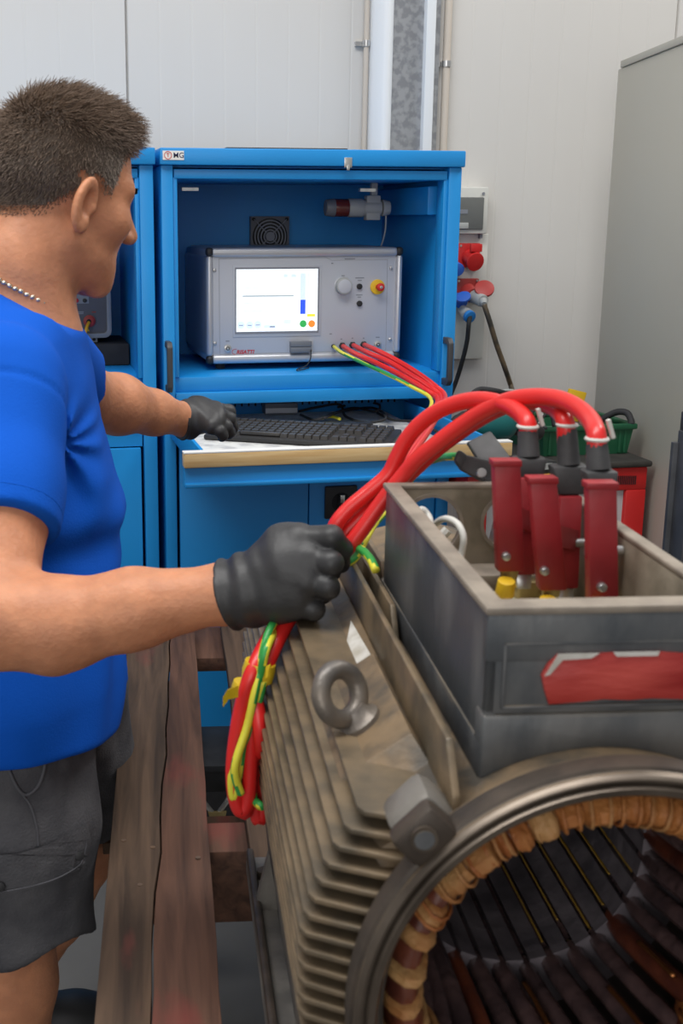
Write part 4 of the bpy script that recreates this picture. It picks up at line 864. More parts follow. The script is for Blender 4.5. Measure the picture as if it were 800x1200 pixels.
# flange ear with bolt and block behind it
for ang in (134.8, 45.2):
    e = v3(math.cos(math.radians(ang)), 0, math.sin(math.radians(ang))); t_ = v3(-e[2], 0, e[0])
    mb = MB(); c0 = l(0, .009, 0)+e*.183; R = np.column_stack([e, v3(0, 1, 0), t_]); mb.box(c0, (.030, .020, .036), R=R); fe = mob('flange_ear', mb, 'dark_iron', bevel=.006)
    mb = MB(); mb.cyl(c0+v3(0, -.0105, 0)+e*.003, c0+v3(0, -.013, 0)+e*.003, .0088, n=22); mob('ear_bolt', mb, 'machined', fe, smooth=40)
    mb = MB(); mb.cyl(c0+v3(0, -.0125, 0)+e*.003, c0+v3(0, -.0135, 0)+e*.003, .0065, n=18); mob('bolt_hole', mb, 'grey_paint', fe)
    mb = MB(); c0 = l(0, .042, 0)+e*.177; mb.box(c0, (.034, .040, .038), R=R); mob('ear_block', mb, 'foot_metal', fe, bevel=.008)
# feet
for s in (-1, 1):
    mb = MB(); mb.bb(l(s*.128, .10, -HS), l(s*.198, .67, -HS+.022)); ft = mob('foot', mb, 'foot_metal', bevel=.004)
    mb = MB(); mb.bb(l(s*.189, .10, -HS+.02), l(s*.198, .67, -HS+.034)); mob('foot_lip', mb, 'dark_iron', ft, bevel=.003)
    pw_ = [l(s*.120, .12, -HS+.02), l(s*.170, .12, -HS+.02), l(s*.170, .66, -HS+.02), l(s*.120, .66, -HS+.02), l(s*.12, .06, -.105), l(s*.186, .06, -.105), l(s*.186, .66, -.105), l(s*.12, .66, -.105)]
    mb = MB(); mb.hexa(pw_); mob('foot_web', mb, 'foot_metal', ft, bevel=.004)
    for v in (.55, .25): mb = MB(); mb.prism([(.168, -HS+.022), (.196, -HS+.022), (.180, -.19)], l(0, v, 0)*v3(1, 1, 0)+v3(0, 0, HS), (s, 0, 0), EZ, (0, .012, 0)); mob('gusset', mb, 'foot_metal', ft)
    for v in (.14, .62): mb = MB(); mb.cyl(l(s*.180, v, -HS+.022), l(s*.180, v, -HS+.032), .009, n=6); mob('foot_bolt', mb, 'dark_iron', ft)

# terminal box
U0, U1, BV0, BV1, BT = -.0795, .086, .060, .4385, .262
T_ = .008; U0_ = U0
mb = MB(); arc_ = [(u, math.sqrt(.1605**2-u*u)) for u in np.linspace(U0_-.002, .089, 14)]
mb.prism([(U0_-.002, .157)]+arc_+[(.089, .157)] if False else arc_+[(.089, .166), (U0_-.002, .166)], l(0, .061, 0), EX, EZ, (0, .389, 0)); tb = mob('terminal_box', mb, 'grey_paint', bevel=.005, label='open cast terminal box')
def tbo(nm, mb, m, **k): return mob(nm, mb, m, tb, **k)
mb = MB(); mb.bb(l(U0, BV0, .187), l(U1, BV0+T_, BT-.004)); tbo('front_wall', mb, 'box_paint', bevel=.002)
mb = MB(); mb.bb(l(U0-.0015, BV0-.002, .224), l(U1+.0015, BV0+T_, BT-.004)); tbo('upper_band', mb, 'box_paint', bevel=.003)
mb = MB(); mb.prism([(u, math.sqrt(.1605**2-u*u)) for u in np.linspace(U0-.0012, U1+.0012, 14)]+[(U1+.0012, .187), (U0-.0012, .187)], l(0, BV0-.0012, 0), EX, EZ, (0, .022, 0)); tbo('front_skirt', mb, 'box_paint', bevel=.003)
mb = MB(); mb.bb(l(U0, BV0, .147), l(U0+T_, BV1, BT-.004)); tbo('side_wall', mb, 'box_paint', bevel=.002)
mb = MB(); mb.bb(l(U0+T_, BV0+T_, .162), l(U0+T_+.0012, BV1-T_, BT-.006)); tbo('inner_face', mb, 'box_inside')
mb = MB(); mb.bb(l(U1-T_, BV0, .147), l(U1, BV1, BT-.004)); tbo('side_wall', mb, 'box_inside', bevel=.002)
h1, h2 = ML(505, 616, v=BV1-T_), ML(597, 612, v=BV1-T_)
def circ2(c, r, n=28): return [(c[0]+r*math.cos(2*math.pi*i/n), c[2]+r*math.sin(2*math.pi*i/n)) for i in range(n)]
mb = MB(); mb.prism([[(U0+T_, .147), (U1-T_, .147), (U1-T_, BT-.004), (U0+T_, BT-.004)], circ2(h1, .0285), circ2(h2, .026)], l(0, BV1, 0), EX, EZ, (0, -T_, 0)); tbo('back_wall', mb, 'box_inside')
for c, r in ((h1, .0285), (h2, .026)): mb = MB(); mb.lathe([(r-.0004, -.001), (r+.003, -.001), (r+.003, .0015), (r-.0004, .0015)], l(c[0], BV1-T_, c[2]), (0, -1, 0), n=28, closed=True); tbo('hole_rim', mb, 'rim_dusty', smooth=40)
mb = MB(); mb.prism([[(U0-.003, BV0-.004), (U1+.003, BV0-.004), (U1+.003, BV1+.002), (U0-.003, BV1+.002)], [(U0+.012, BV0+.016), (U1-.008, BV0+.016), (U1-.008, BV1-.009), (U0+.012, BV1-.009)]], l(0, 0, BT-.0045), EX, (0, 1, 0), (0, 0, .0055)); tbo('gasket_rim', mb, 'rim_dusty', bevel=.0015, label='dusty gasket rim')
mb = MB(); mb.bb(l(U0+T_, BV0+T_, .152), l(U1-T_, BV1-T_, .168)); tbo('box_floor', mb, 'box_inside')
mb = MB(); mb.bb(l(U0+.02, .20, .168), l(U1-.012, .37, .175)); tbd = tbo('terminal_board', mb, 'board_yellow', bevel=.002)
mb = MB(); mb.bb(l(U0+T_, BV1-.05, .168), l(U1-T_, BV1-T_, .184)); tbo('inner_ledge', mb, 'rim_dusty', bevel=.002)
# recessed panel with red paint on the front wall
vF = BV0-.0005
def FB(px, py, d=0.0): return ML(px, py, v=vF-d)
a, b = FB(590, 753), FB(850, 824); bw = .0022
for q0, q1 in (((a[0], a[2]-bw), (U1, a[2])), ((a[0], b[2]), (U1, b[2]+bw)), ((a[0], b[2]), (a[0]+bw, a[2]))): mb = MB(); mb.bb(l(q0[0], vF-.0022, q0[1]), l(q1[0], vF+.002, q1[1])); tbo('panel_border', mb, 'grey_paint', bevel=.0008)
pts = [(636, 806), (633, 790), (641, 776), (652, 765), (668, 767), (690, 765), (715, 763), (742, 764), (768, 762), (800, 764), (835, 763), (840, 815), (797, 817), (760, 816), (735, 818), (705, 817), (680, 820), (655, 822), (641, 823)]
qq = [FB(*p) for p in pts]; mb = MB(); mb.prism([(q[0], q[2]) for q in qq], l(0, vF, 0), EX, EZ, (0, -.0035, 0)); rp = tbo('red_paint_patch', mb, 'red_paint_patch', bevel=.0012, label='thick patch of smeared red paint')
for ps in ([(636, 790), (652, 764), (700, 763), (690, 769), (657, 771), (642, 788)], [(716, 762), (770, 761), (768, 766), (720, 767)]):
    qq = [FB(*p) for p in ps]; mb = MB(); mb.prism([(q[0], q[2]) for q in qq], l(0, vF-.0033, 0), EX, EZ, (0, -.0008, 0)); mob('flaked_edge', mb, 'scuffed_white', rp, label='pale flaked paint edge')
# white wire loops in the box
mb = MB(); mb.tube(crom([ML(487, 600, v=.40), ML(495, 597, v=.40), ML(503, 606, v=.395), ML(506, 616, v=.37), ML(520, 608, v=.33), ML(535, 613, v=.31), ML(543, 630, v=.30), ML(540, 652, v=.30), ML(534, 672, v=.29)], 6), .0030, n=8); tag(obj('white_wire', MB().add([MW(*q) for q in mb.v], mb.f), 'white_wire', smooth=True), 'white wire looping inside the open terminal box', 'wire')
q = [ML(*p, v=.405) for p in ((508, 632), (522, 618), (527, 624), (513, 640))]
mb = MB(); mb.tube([MW(*((q[0]+q[3])/2)), MW(*((q[1]+q[2])/2))], .005, n=8); tag(obj('white_sleeve', mb, 'white_wire', smooth=40), 'short white insulating sleeve behind the wire loop in the terminal box', 'sleeve')

# ------------------------------------------------------------------ test clamps on the terminals
def obar(mb, a, b, wv, dv, w0, w1, d0, d1):
    a = np.array(a, float); b = np.array(b, float); wv = np.array(wv, float); dv = np.array(dv, float)
    mb.hexa([b-wv*w1/2-dv*d1/2, b+wv*w1/2-dv*d1/2, b+wv*w1/2+dv*d1/2, b-wv*w1/2+dv*d1/2, a-wv*w0/2-dv*d0/2, a+wv*w0/2-dv*d0/2, a+wv*w0/2+dv*d0/2, a-wv*w0/2+dv*d0/2])
UW = MB_.T@v3(1, 0, 0); VW = MB_.T@v3(0, 1, 0)
def wl_(px, py, v): return MW(*ML(px, py, v=v))
CL = [dict(ft=(592, 540), fb=(597, 668), v=.295, rt=(621, 558), rb=(612, 672), rv=.335, bt=(618, 505), bb=(620, 560), sc=(593, 652), lab='red test clamp left-hand of three in the terminal box, nearest the white wire', bw=.029),
      dict(ft=(634, 560), fb=(646, 690), v=.270, rt=(667, 580), rb=(661, 688), rv=.325, bt=(664, 503), bb=(668, 578), sc=(638, 669), lab='middle red test clamp of the three with tall dark boot behind it', bw=.034),
      dict(ft=(703, 566), fb=(705, 708), v=.205, rt=(703, 585), rb=(705, 700), rv=.250, bt=(699, 520), bb=(703, 575), sc=(705, 688), lab='red test clamp farthest from the hand, standing upright at the box side', bw=.028)]
for i, c in enumerate(CL):
    base = wl_(c['fb'][0], c['fb'][1], c['v']+.02); t = thing('test_clamp', c['lab'], 'clamp', base-v3(0, 0, .02), -TM, 'test clamps on the terminals')
    a, b = wl_(*c['ft'], c['v']), wl_(*c['fb'], c['v']+.006)
    mb = MB(); obar(mb, a, b, UW, VW, .0225, .0235, .013, .013); fh = obj('front_handle', mb, 'clamp_red', t, bevel=.002)
    ax = (b-a)/np.linalg.norm(b-a)
    mb = MB(); obar(mb, a-ax*.0016, a+ax*.004, UW, VW, .0245, .0245, .015, .015); obj('handle_lip', mb, 'clamp_red', fh, bevel=.001)
    s0 = wl_(*c['sc'], c['v']-.0035); mb = MB(); mb.cyl(s0+VW*.004, s0-VW*.003, .0042, .0036, n=14); obj('screw', mb, 'screw_steel', fh, bevel=.001)
    a2, b2 = wl_(*c['rt'], c['rv']), wl_(*c['rb'], c['rv']-.012)
    mb = MB(); obar(mb, a2, b2, UW, VW, .020, .0215, .013, .013); rh = obj('rear_handle', mb, 'clamp_red', t, bevel=.002)
    mid = (a2*.5+b2*.5); mb = MB(); mb.cyl(mid-VW*.006-UW*.015, mid-VW*.006+UW*.015, .0040, n=12); obj('pivot_bolt', mb, 'screw_steel', t, smooth=40)
    f3, f4 = a*.48+b*.52, mid; mb = MB()
    for s in (-1, 1): obar(mb, f3+UW*s*.0105, f4+UW*s*.0105, UW, EZ, .0025, .0025, .018, .018)
    obj('hinge_plate', mb, 'clamp_red', t)
    mb = MB(); obar(mb, b+v3(0, 0, .002), b+VW*.004-v3(0, 0, .016), UW, VW, .016, .012, .006, .005); obj('jaw', mb, 'brass', t, bevel=.001, label='metal jaw')
    mb = MB(); obar(mb, b2+v3(0, 0, .002), b2-VW*.006-v3(0, 0, .012), UW, VW, .015, .012, .006, .005); obj('jaw', mb, 'bright_steel', t, bevel=.001, label='metal jaw')
    # black boot over the cable entry
    p0, p1 = wl_(*c['bt'], c['rv']+.012), wl_(*c['bb'], c['rv']+.004); mb = MB(); pm = p0*.45+p1*.55
    obar(mb, pm, p1, UW, VW, c['bw'], c['bw']*.72, .020, .017); bo = obj('boot', mb, 'black_boot', t, bevel=.003, label='black rubber boot')
    mb = MB(); mb.cyl(p0, pm, .0085, .0098, n=16); obj('boot_neck', mb, 'black_boot', bo, smooth=40)
    c['top'] = p0
    mb = MB(); q = p0+v3(0, 0, .004); mb.tube([q+.0084*(math.cos(x)*UW+math.sin(x)*VW) for x in np.linspace(0, 2*math.pi, 14, endpoint=False)], .0017, n=6, closed=True); mb.box(q+UW*.0105+v3(0, 0, .008), (.003, .0035, .016), R=roty(-.35)); obj('cable_tie', mb, 'white_wire', t, smooth=40, label='white cable tie')
    # yellow lug and terminal block below, part of the motor's terminal board
    pl_ = wl_(c['fb'][0]-4+(2 if i == 2 else 0), c['fb'][1]+(20 if i < 2 else 8), c['v']-.006); mb = MB(); mb.cyl(pl_-v3(0, 0, .008)+VW*.004, pl_+v3(0, 0, .006), .0085, .0075, n=14); obj('lead_sleeve', mb, 'yellow_plastic', tbd, bevel=.001, label='yellow sleeve on a motor lead')
    q = wl_(c['fb'][0]+24, c['fb'][1]+14, c['v']+.05); mb = MB(); mb.box(q-v3(0, 0, .008), (.024, .016, .020), R=rotz(-TM)); obj('terminal_block', mb, 'brass', tbd, bevel=.002)
    q = wl_(c['rb'][0], c['rb'][1]-22, c['rv']+.012); mb = MB(); mb.cyl(q-v3(0, 0, .03), q+v3(0, 0, .012), .0055, n=12); obj('lead_sleeve', mb, 'yellow_plastic', tbd, smooth=40)
# black earth clamp on the back rim of the box
ec = thing('earth_clamp', 'black plastic earth clamp gripping the back rim of terminal box', 'clamp', MW(*ML(580, 560, v=.45)))
g1, g2 = wl_(560, 512, .50), wl_(597, 566, .452); mb = MB(); wv = np.cross((g2-g1)/np.linalg.norm(g2-g1), -FW); wv /= np.linalg.norm(wv)
obar(mb, g1, g2, wv, FW, .026, .030, .012, .014); obj('lever', mb, 'black_boot', ec, bevel=.002)
g3, g4 = wl_(540, 541, .47), wl_(594, 562, .452); d_ = (g4-g3)/np.linalg.norm(g4-g3); wv = np.cross(d_, -FW); wv /= np.linalg.norm(wv); mb = MB(); obar(mb, g3, g4, wv, FW, .015, .028, .012, .016); obj('lower_jaw', mb, 'black_boot', ec, bevel=.003)
mb = MB(); obar(mb, wl_(534, 533, .47), wl_(545, 544, .47), wv, FW, .012, .016, .012, .014); obj('jaw_tip', mb, 'black_boot', ec, bevel=.003)
q = wl_(563, 554, .44); mb = MB(); mb.cyl(q, q-FW*.006, .0045, n=12); obj('pivot_bolt', mb, 'screw_steel', ec, smooth=40)
mb = MB(); obar(mb, wl_(585, 560, .452), wl_(590, 575, .4465), UW, VW, .03, .03, .012, .006); obj('grip_jaw', mb, 'black_boot', ec)

# ------------------------------------------------------------------ the cables
def W3(px, py, z): return P(px, py, z)
arcs = [[(618, 497), (606, 482), (588, 473), (565, 468.5), (541, 471), (516, 480), (494, 495), (477, 514), (465, 536), (455, 556), (434, 575), (408, 597), (391, 620)],
        [(662, 494), (652, 480), (636, 473), (612, 471), (587, 478), (560, 492), (532, 511), (505, 532), (481, 554), (455, 579), (426, 604), (401, 629), (389, 645)],
        [(699, 511), (692, 493), (677, 478), (655, 468), (630, 465), (600, 468), (568, 481), (538, 500), (510, 521), (487, 540), (470, 560), (446, 590), (420, 626), (399, 650)]]
zoff = [(0, 0), (.012, .012), (-.004, -.004)]
hang = [[(348, 700), (327, 738), (308, 782), (298, 830), (294, 880), (298, 930), (303, 960), (308, 940), (305, 900), (301, 850)],
        [(355, 700), (333, 735), (312, 780), (297, 830), (293, 885), (289, 935), (287, 952), (282, 935), (283, 880), (292, 820)],
        [(341, 705), (319, 740), (297, 785), (283, 830), (274, 890), (275, 930), (283, 950), (291, 930), (294, 870), (299, 820)]]
def bundle_pt(px, py, du): return MW(*ML(px, py, v=.425-du))
inst_end = [[(400, 405), (415, 414), (440, 425), (470, 440), (498, 457), (513, 470)], [(412, 404), (430, 413), (455, 424), (480, 439), (505, 455), (517, 469)], [(425, 403.5), (440, 410), (462, 421), (487, 436), (510, 453), (521, 467)]]
def from_instr(pts, r=.0):
    out = [FI(*pts[0], .014)]
    for k, (x, y) in enumerate(pts[1:]): out.append(P(x, y, 2.83-.075*k-(.02 if k > 2 else 0)))
    return out
labs = ['red test cable from the terminal clamp next to the white wire to instrument', 'red test cable from the middle clamp, lowest arc, to the instrument', 'red test cable arching highest from the clamp at the box side']
for i in range(3):
    pts = [CL[i]['top']-v3(0, 0, .012)]
    n = len(arcs[i]); z0_ = np.dot(CL[i]['top']-CAM, FW)
    for k, (x, y) in enumerate(arcs[i]): t = k/(n-1); pts.append(P(x, y, z0_+(1.19-z0_)*t+zoff[i][0]*min(1, 3*t)+.04*math.sin(math.pi*t)))
    pts.append(P(372-4*i, 672, 1.20)); pts.append(P(*hang[i][0], 1.215)); pts.append(P(*hang[i][1], 1.185))
    for (x, y) in hang[i][2:]: pts.append(bundle_pt(x, y, .010*i))
    pts += [bundle_pt(304, 880, .01*i), MW(-.214, .55, -.06-.012*i), MW(-.206, .68, -.10-.01*i), MW(-.15, .79+.02*i, -.12), MW(-.09, .84+.02*i, -.05), P(418+i*4, 650, 1.62), P(424+i*3, 612, 1.68), P(440+3*i, 582, 1.76), P(460+4*i, 553, 1.85), P(478+4*i, 527, 1.96), P(497+4*i, 499, 2.14)]
    pts += from_instr(inst_end[i])[::-1]
    cp = crom(pts, 7); mb = MB(); mb.tube(cp, [.0079 if j < 7*24 else max(.0062, .0079-.0004*(j-7*24)/7) for j in range(len(cp))], n=12)
    tag(obj('test_cable', mb, 'red_cable', smooth=True), labs[i], 'cable', 'red test cables')
pts = from_instr([(389.5, 405.5), (400, 413), (422, 424), (450, 437), (480, 452), (505, 468)])+[P(496, 494, 2.2), P(476, 524, 2.0), P(458, 551, 1.88), P(438, 580, 1.78), P(422, 612, 1.7), P(415, 650, 1.63), MW(-.09, .83, -.06), MW(-.14, .79, -.15), MW(-.206, .69, -.13), MW(-.214, .56, -.12)]+[bundle_pt(x, y, .02) for x, y in ((306, 945), (297, 935), (293, 900), (299, 865))]
pts += [bundle_pt(x, y, .024) for x, y in ((302, 820), (308, 800), (295, 850), (276, 890), (271, 915), (274, 935), (280, 905), (287, 860), (303, 800), (312, 760))]; pts += [P(325, 735, 1.19), P(345, 700, 1.225), P(365, 675, 1.225)]
pts2 = [P(335, 720, 1.30), P(360, 690, 1.24), P(385, 660, 1.21), P(404, 638, 1.2), P(420, 642, 1.18), P(433, 654, 1.15), P(440, 668, 1.13)]
mb = MB(); mb.tube(crom(pts, 8), .0042, n=10, stripe=.22); tag(obj('earth_cable', mb, ['gy_yellow', 'gy_green'], smooth=True), 'thin yellow and green striped cable from the instrument into the bundle', 'cable')
mb = MB(); mb.tube(crom([bundle_pt(282, 930, .03), bundle_pt(275, 900, .034), bundle_pt(290, 850, .03), bundle_pt(302, 795, .026), P(316, 738, 1.165), P(345, 700, 1.215)]+pts2[2:], 8), .0042, n=10, stripe=.3); tag(obj('earth_cable', mb, ['gy_yellow', 'gy_green'], smooth=True), 'yellow and green striped cable leaving the gloved fist onto motor fins', 'cable')
mb = MB(); mb.tube(crom([wl_(541, 536, .468), wl_(528, 535, .49), P(510, 538, 1.30), P(490, 548, 1.28), P(470, 580, 1.27), P(440, 612, 1.24), P(428, 632, 1.22), P(415, 655, 1.21), P(395, 665, 1.205)], 8), .0042, n=10, stripe=.2); tag(obj('earth_cable', mb, ['gy_green', 'gy_yellow'], smooth=True), 'yellow and green striped cable leading to the black earth clamp', 'cable')
# yellow tape ties
for (x, y, sx, lab) in ((303, 786, .019, 'yellow tape tie wrapped tightly round the hanging red cable bundle'), (287, 806, .0155, 'loose yellow tape tie with free end on the cable bundle')):
    c0 = bundle_pt(x, y, .012); t = thing('tape_tie', lab, 'tie', c0)
    dirv = bundle_pt(x+8, y-40, .012)-bundle_pt(x-6, y+30, .012); e1, e2, e3 = frame_z(dirv); hw_ = .009 if sx > .017 else .006
    mb = MB(); mb.lathe([(sx*.30, -hw_*.9), (sx*.80, -hw_), (sx*.86, 0), (sx*.80, hw_), (sx*.30, hw_*.9)], c0, e3, n=18, closed=True); obj('wrap', mb, 'tie_yellow', t, smooth=40)
    q = [bundle_pt(x-8, y+4, .03), bundle_pt(x-20, y+8, .04), bundle_pt(x-26, y+17, .045)] if sx < .017 else [bundle_pt(x+8, y+2, .03), bundle_pt(x+14, y-2, .034), bundle_pt(x+11, y+7, .036)]
    mb = MB()
    for k in range(2): obar(mb, q[k], q[k+1], EZ, FW, .012, .010, .002, .002)
    obj('tail', mb, 'tie_yellow', t)
# ------------------------------------------------------------------ the man: smooth implicit surfaces turned into meshes
def smin(a, b, k): h = np.clip(.5+.5*(b-a)/k, 0, 1); return b*(1-h)+a*h-k*h*(1-h)
def smax(a, b, k): return -smin(-a, -b, k)
def s_rc(p, a, b, r1, r2):
    a = np.asarray(a, float); ab = np.asarray(b, float)-a; t = np.clip((p-a)@ab/(ab@ab), 0, 1); d = p-a-t[:, None]*ab
    return np.sqrt((d*d).sum(1))-(r1+(r2-r1)*t)
def s_ell(p, c, r, R=None):
    q = p-np.asarray(c, float); r = np.asarray(r, float)
    if R is not None: q = q@R
    k0 = np.sqrt(((q/r)**2).sum(1)); k1 = np.sqrt(((q/(r*r))**2).sum(1))+1e-9
    return k0*(k0-1)/k1
def s_chain(p, pts, k=.01):
    d = None
    for (a, r1), (b, r2) in zip(pts[:-1], pts[1:]):
        e = s_rc(p, a, b, r1, r2); d = e if d is None else smin(d, e, k)
    return d
def nets(f, lo, hi, h, nb=12):
    lo = np.asarray(lo, float); nblk = np.ceil((np.asarray(hi, float)-lo)/(nb*h)).astype(int)
    g = np.stack(np.meshgrid(*[np.arange(n) for n in nblk], indexing='ij'), -1).reshape(-1, 3)
    c = lo+(g+.5)*nb*h; d = f(c); g = g[np.abs(d) < nb*h*1.35+.01]
    N = nblk*nb+2; li = np.stack(np.meshgrid(*[np.arange(nb+1)]*3, indexing='ij'), -1).reshape(-1, 3)
    keys, poss, quads = [], [], []
    def key(ijk): return (ijk[..., 0]*N[1]+ijk[..., 1])*N[2]+ijk[..., 2]
    corners = np.array([(x, y, z) for x in (0, 1) for y in (0, 1) for z in (0, 1)])
    edges = [(a, b) for a in range(8) for b in range(a+1, 8) if np.abs(corners[a]-corners[b]).sum() == 1]
    for s in range(0, len(g), 150):
        gb = g[s:s+150]; ijk = gb[:, None, :]*nb+li[None]; pts = lo+ijk.reshape(-1, 3)*h
        D = f(pts).reshape(len(gb), nb+1, nb+1, nb+1)
        cv = np.stack([D[:, x:nb+x, y:nb+y, z:nb+z] for x, y, z in corners], -1)
        act = (cv.min(-1) < 0) & (cv.max(-1) >= 0); idx = np.argwhere(act); cvv = cv[act]
        acc = np.zeros((len(idx), 3)); cnt = np.zeros(len(idx))
        for a, b in edges:
            va, vb = cvv[:, a], cvv[:, b]; m = (va < 0) != (vb < 0); t = np.where(m, va/np.where(m, va-vb, 1), 0)
            pt = corners[a]+t[:, None]*(corners[b]-corners[a]); acc[m] += pt[m]; cnt[m] += 1
        gi = gb[idx[:, 0]]*nb+idx[:, 1:]; poss.append(lo+(gi+acc/cnt[:, None])*h); keys.append(key(gi))
        for ax in range(3):
            o = [0, 0, 0]; o[ax] = 1
            A = D[:, :nb, :nb, :nb]; B = D[:, o[0]:nb+o[0], o[1]:nb+o[1], o[2]:nb+o[2]]
            m = np.argwhere((A < 0) != (B < 0))
            if not len(m): continue
            sg = A[m[:, 0], m[:, 1], m[:, 2], m[:, 3]] < 0; gi = gb[m[:, 0]]*nb+m[:, 1:]
            u = np.zeros(3, int); v = np.zeros(3, int); u[(ax+1) % 3] = 1; v[(ax+2) % 3] = 1
            q = np.stack([key(gi-u-v), key(gi-v), key(gi), key(gi-u)], -1); q[~sg] = q[~sg][:, ::-1]; quads.append(q)
    K = np.concatenate(keys); X = np.concatenate(poss); o = np.argsort(K); K = K[o]; X = X[o]
    Q = np.concatenate(quads); I = np.searchsorted(K, Q); I = np.clip(I, 0, len(K)-1); ok = (K[I] == Q).all(1); return X, I[ok]
def sdf_obj(name, f, lo, hi, h, mat_, parent, proj=1):
    X, Q = nets(f, lo, hi, h)
    e = h*.3
    for _ in range(proj):
        d = f(X); gr = np.stack([f(X+v3(*[e if i == j else 0 for j in range(3)]))-d for i in range(3)], -1)/e
        X = X-gr*(d/np.maximum((gr*gr).sum(1), .25))[:, None]*.8
    mb = MB(); mb.v = [tuple(q) for q in X]; mb.f = [tuple(int(i) for i in q) for q in Q]; mb.m = [0]*len(mb.f)
    return obj(name, mb, mat_, parent, smooth=True, fixn=False), X
def trace(f, px, py, z0=.9, z1=2.6):
    r = ray(px, py); t = z0
    for _ in range(80):
        d = float(f((CAM+r*t)[None])[0])
        if d < .0004: break
        t += d*.7
        if t > z1: return None
    return CAM+r*t
def fbm(p, s, seed=0):
    r = np.zeros(len(p)); rs = np.random.RandomState(seed)
    for o in range(5):
        d = rs.randn(3); d /= np.linalg.norm(d); ph = rs.rand()*6.28; r += np.sin((p@d)*s*(1+.55*o)+ph+1.3*np.sin((p@rs.randn(3))*s*.35))/(1+.6*o)
    return r/2.4

# joints
SR, SL = P(6, 452, 1.37), P(45, 408, 1.73)
ER, WR = P(-14, 742, 1.225), P(272, 694, 1.20)
EL, WL = P(104, 466, 2.01), P(217, 492, 2.225)
NB_ = P(14, 352, 1.54)
HO = P(73, 227, 1.535); HSC = .935
HR_, HL_ = P(-18, 838, 1.545), P(40, 832, 1.77)
def facing(az): a = math.radians(az); return v3(math.sin(a), math.cos(a), 0)
HF = facing(100.9-38); pd = math.radians(13); HF = HF*math.cos(pd)-EZ*math.sin(pd)
HRt = np.cross(HF, EZ); HRt /= np.linalg.norm(HRt); HU = np.cross(HRt, HF); rl_ = math.radians(4)
HRt, HU = HRt*math.cos(rl_)+HU*math.sin(rl_)*-1, HU*math.cos(rl_)+HRt*math.sin(rl_)
def hd(r, f, u): return HO+(HRt*r+HF*f+HU*u)*HSC
HM = np.column_stack([HRt, HF, HU])
def f_head(p):
    q = (p-HO)@HM/HSC
    d = s_ell(q, (0, -.008, .040), (.0765, .098, .090))
    d = smin(d, s_ell(q, (0, .030, -.030), (.066, .068, .085)), .03)
    qa = q.copy(); qa[:, 0] = np.abs(qa[:, 0])
    d = smin(d, s_rc(qa, (.050, -.002, -.062), (.020, .070, -.108), .022, .018), .025)
    d = smin(d, s_ell(q, (0, .078, -.106), (.024, .020, .018)), .02)
    d = smin(d, s_rc(qa, (.012, .085, .022), (.050, .066, .024), .013, .012), .018)
    d = smin(d, s_ell(qa, (.050, .056, -.022), (.022, .026, .022)), .022)
    d = smax(d, -s_ell(qa, (.032, .101, .000), (.018, .013, .012)), .012)
    d = smin(d, s_ell(qa, (.032, .076, .000), (.0135, .0125, .0125)), .004)
    d = smin(d, s_rc(q, (0, .090, .012), (0, .118, -.032), .0085, .0125), .010)
    d = smin(d, s_ell(qa, (.012, .106, -.036), (.0095, .012, .009)), .006)
    d = smin(d, s_rc(qa, (0, .094, -.064), (.018, .086, -.066), .0075, .005), .008)
    d = smin(d, s_rc(qa, (0, .091, -.077), (.016, .084, -.076), .0080, .005), .007)
    d = smin(d, s_rc(qa, (.036, .040, -.075), (.026, .066, -.085), .022, .018), .02)
    # ears
    e = v3(.081, -.012, -.012)
    Re = rotz(.42)@rotx(-.18); qe = (qa-e)@Re
    ear = s_ell(qe, (0, 0, 0), (.0085, .0195, .0335)); ear = smax(ear, -s_ell(qe, (.010, .003, .002), (.0125, .0115, .0205)), .003)
    rim = np.abs(np.sqrt((qe[:, 1]/.0175)**2+(qe[:, 2]/.0310)**2)-1)*.0175; rim = np.sqrt(rim**2+(qe[:, 0]-.004)**2)-.0042
    rim = np.where((qe[:, 1] > .010) & (qe[:, 2] < -.004), rim+.01, rim)
    ear = smin(ear, rim, .004); ear = smin(ear, s_ell(qe, (.002, .011, -.024), (.006, .009, .011)), .006); ear = smin(ear, s_ell(qe, (.003, .0155, .0), (.006, .005, .008)), .004)
    d = smin(d, ear, .006)
    return d*HSC
NK = [(hd(0, -.022, -.060), .060), (hd(0, -.040, -.115), .063), (NB_+v3(0, 0, -.02), .074)]
def arm_r(p):
    m1 = ER*.72+WR*.28+v3(0, 0, -.004); 
    d = s_chain(p, [(SR, .064), (SR*.45+ER*.55, .053), (ER+v3(.004, 0, .012), .046), (m1, .046), (ER*.4+WR*.6, .0385), (WR, .0275), (P(300, 688, 1.195), .026)], .02)
    d = smin(d, s_ell(p, ER+(WR-ER)*.12+v3(0, 0, .016), (.05, .04, .030)), .03)
    return d+.0012*fbm(p, 90, 3)*.6
def arm_l(p):
    return s_chain(p, [(SL, .060), (SL*.4+EL*.6, .050), (EL, .047), (EL*.72+WL*.28, .050), (EL*.35+WL*.65, .038), (WL, .0285), (P(232, 492, 2.24), .027)], .02)
KR = v3(HR_[0]+.02, HR_[1]-.015, .50); AR = v3(HR_[0]-.03, HR_[1]-.02, .11)
fo = PZ(72, 1176, .09); AL = v3(fo[0]-.075, fo[1]+.01, .12); KL = AL*.48+HL_*.52+v3(.085, 0, .0)
def legs(p):
    d = s_chain(p, [(HR_+v3(0, 0, .02), .085), (HR_*.5+KR*.5, .078), (KR, .056), (KR*.6+AR*.4, .056), (AR*.8+KR*.2, .038), (AR, .040)], .02)
    return np.minimum(d, s_chain(p, [(HL_+v3(0, 0, .02), .085), (HL_*.5+KL*.5, .076), (KL, .056), (KL*.6+AL*.4, .055), (AL*.8+KL*.2, .038), (AL, .040)], .02))
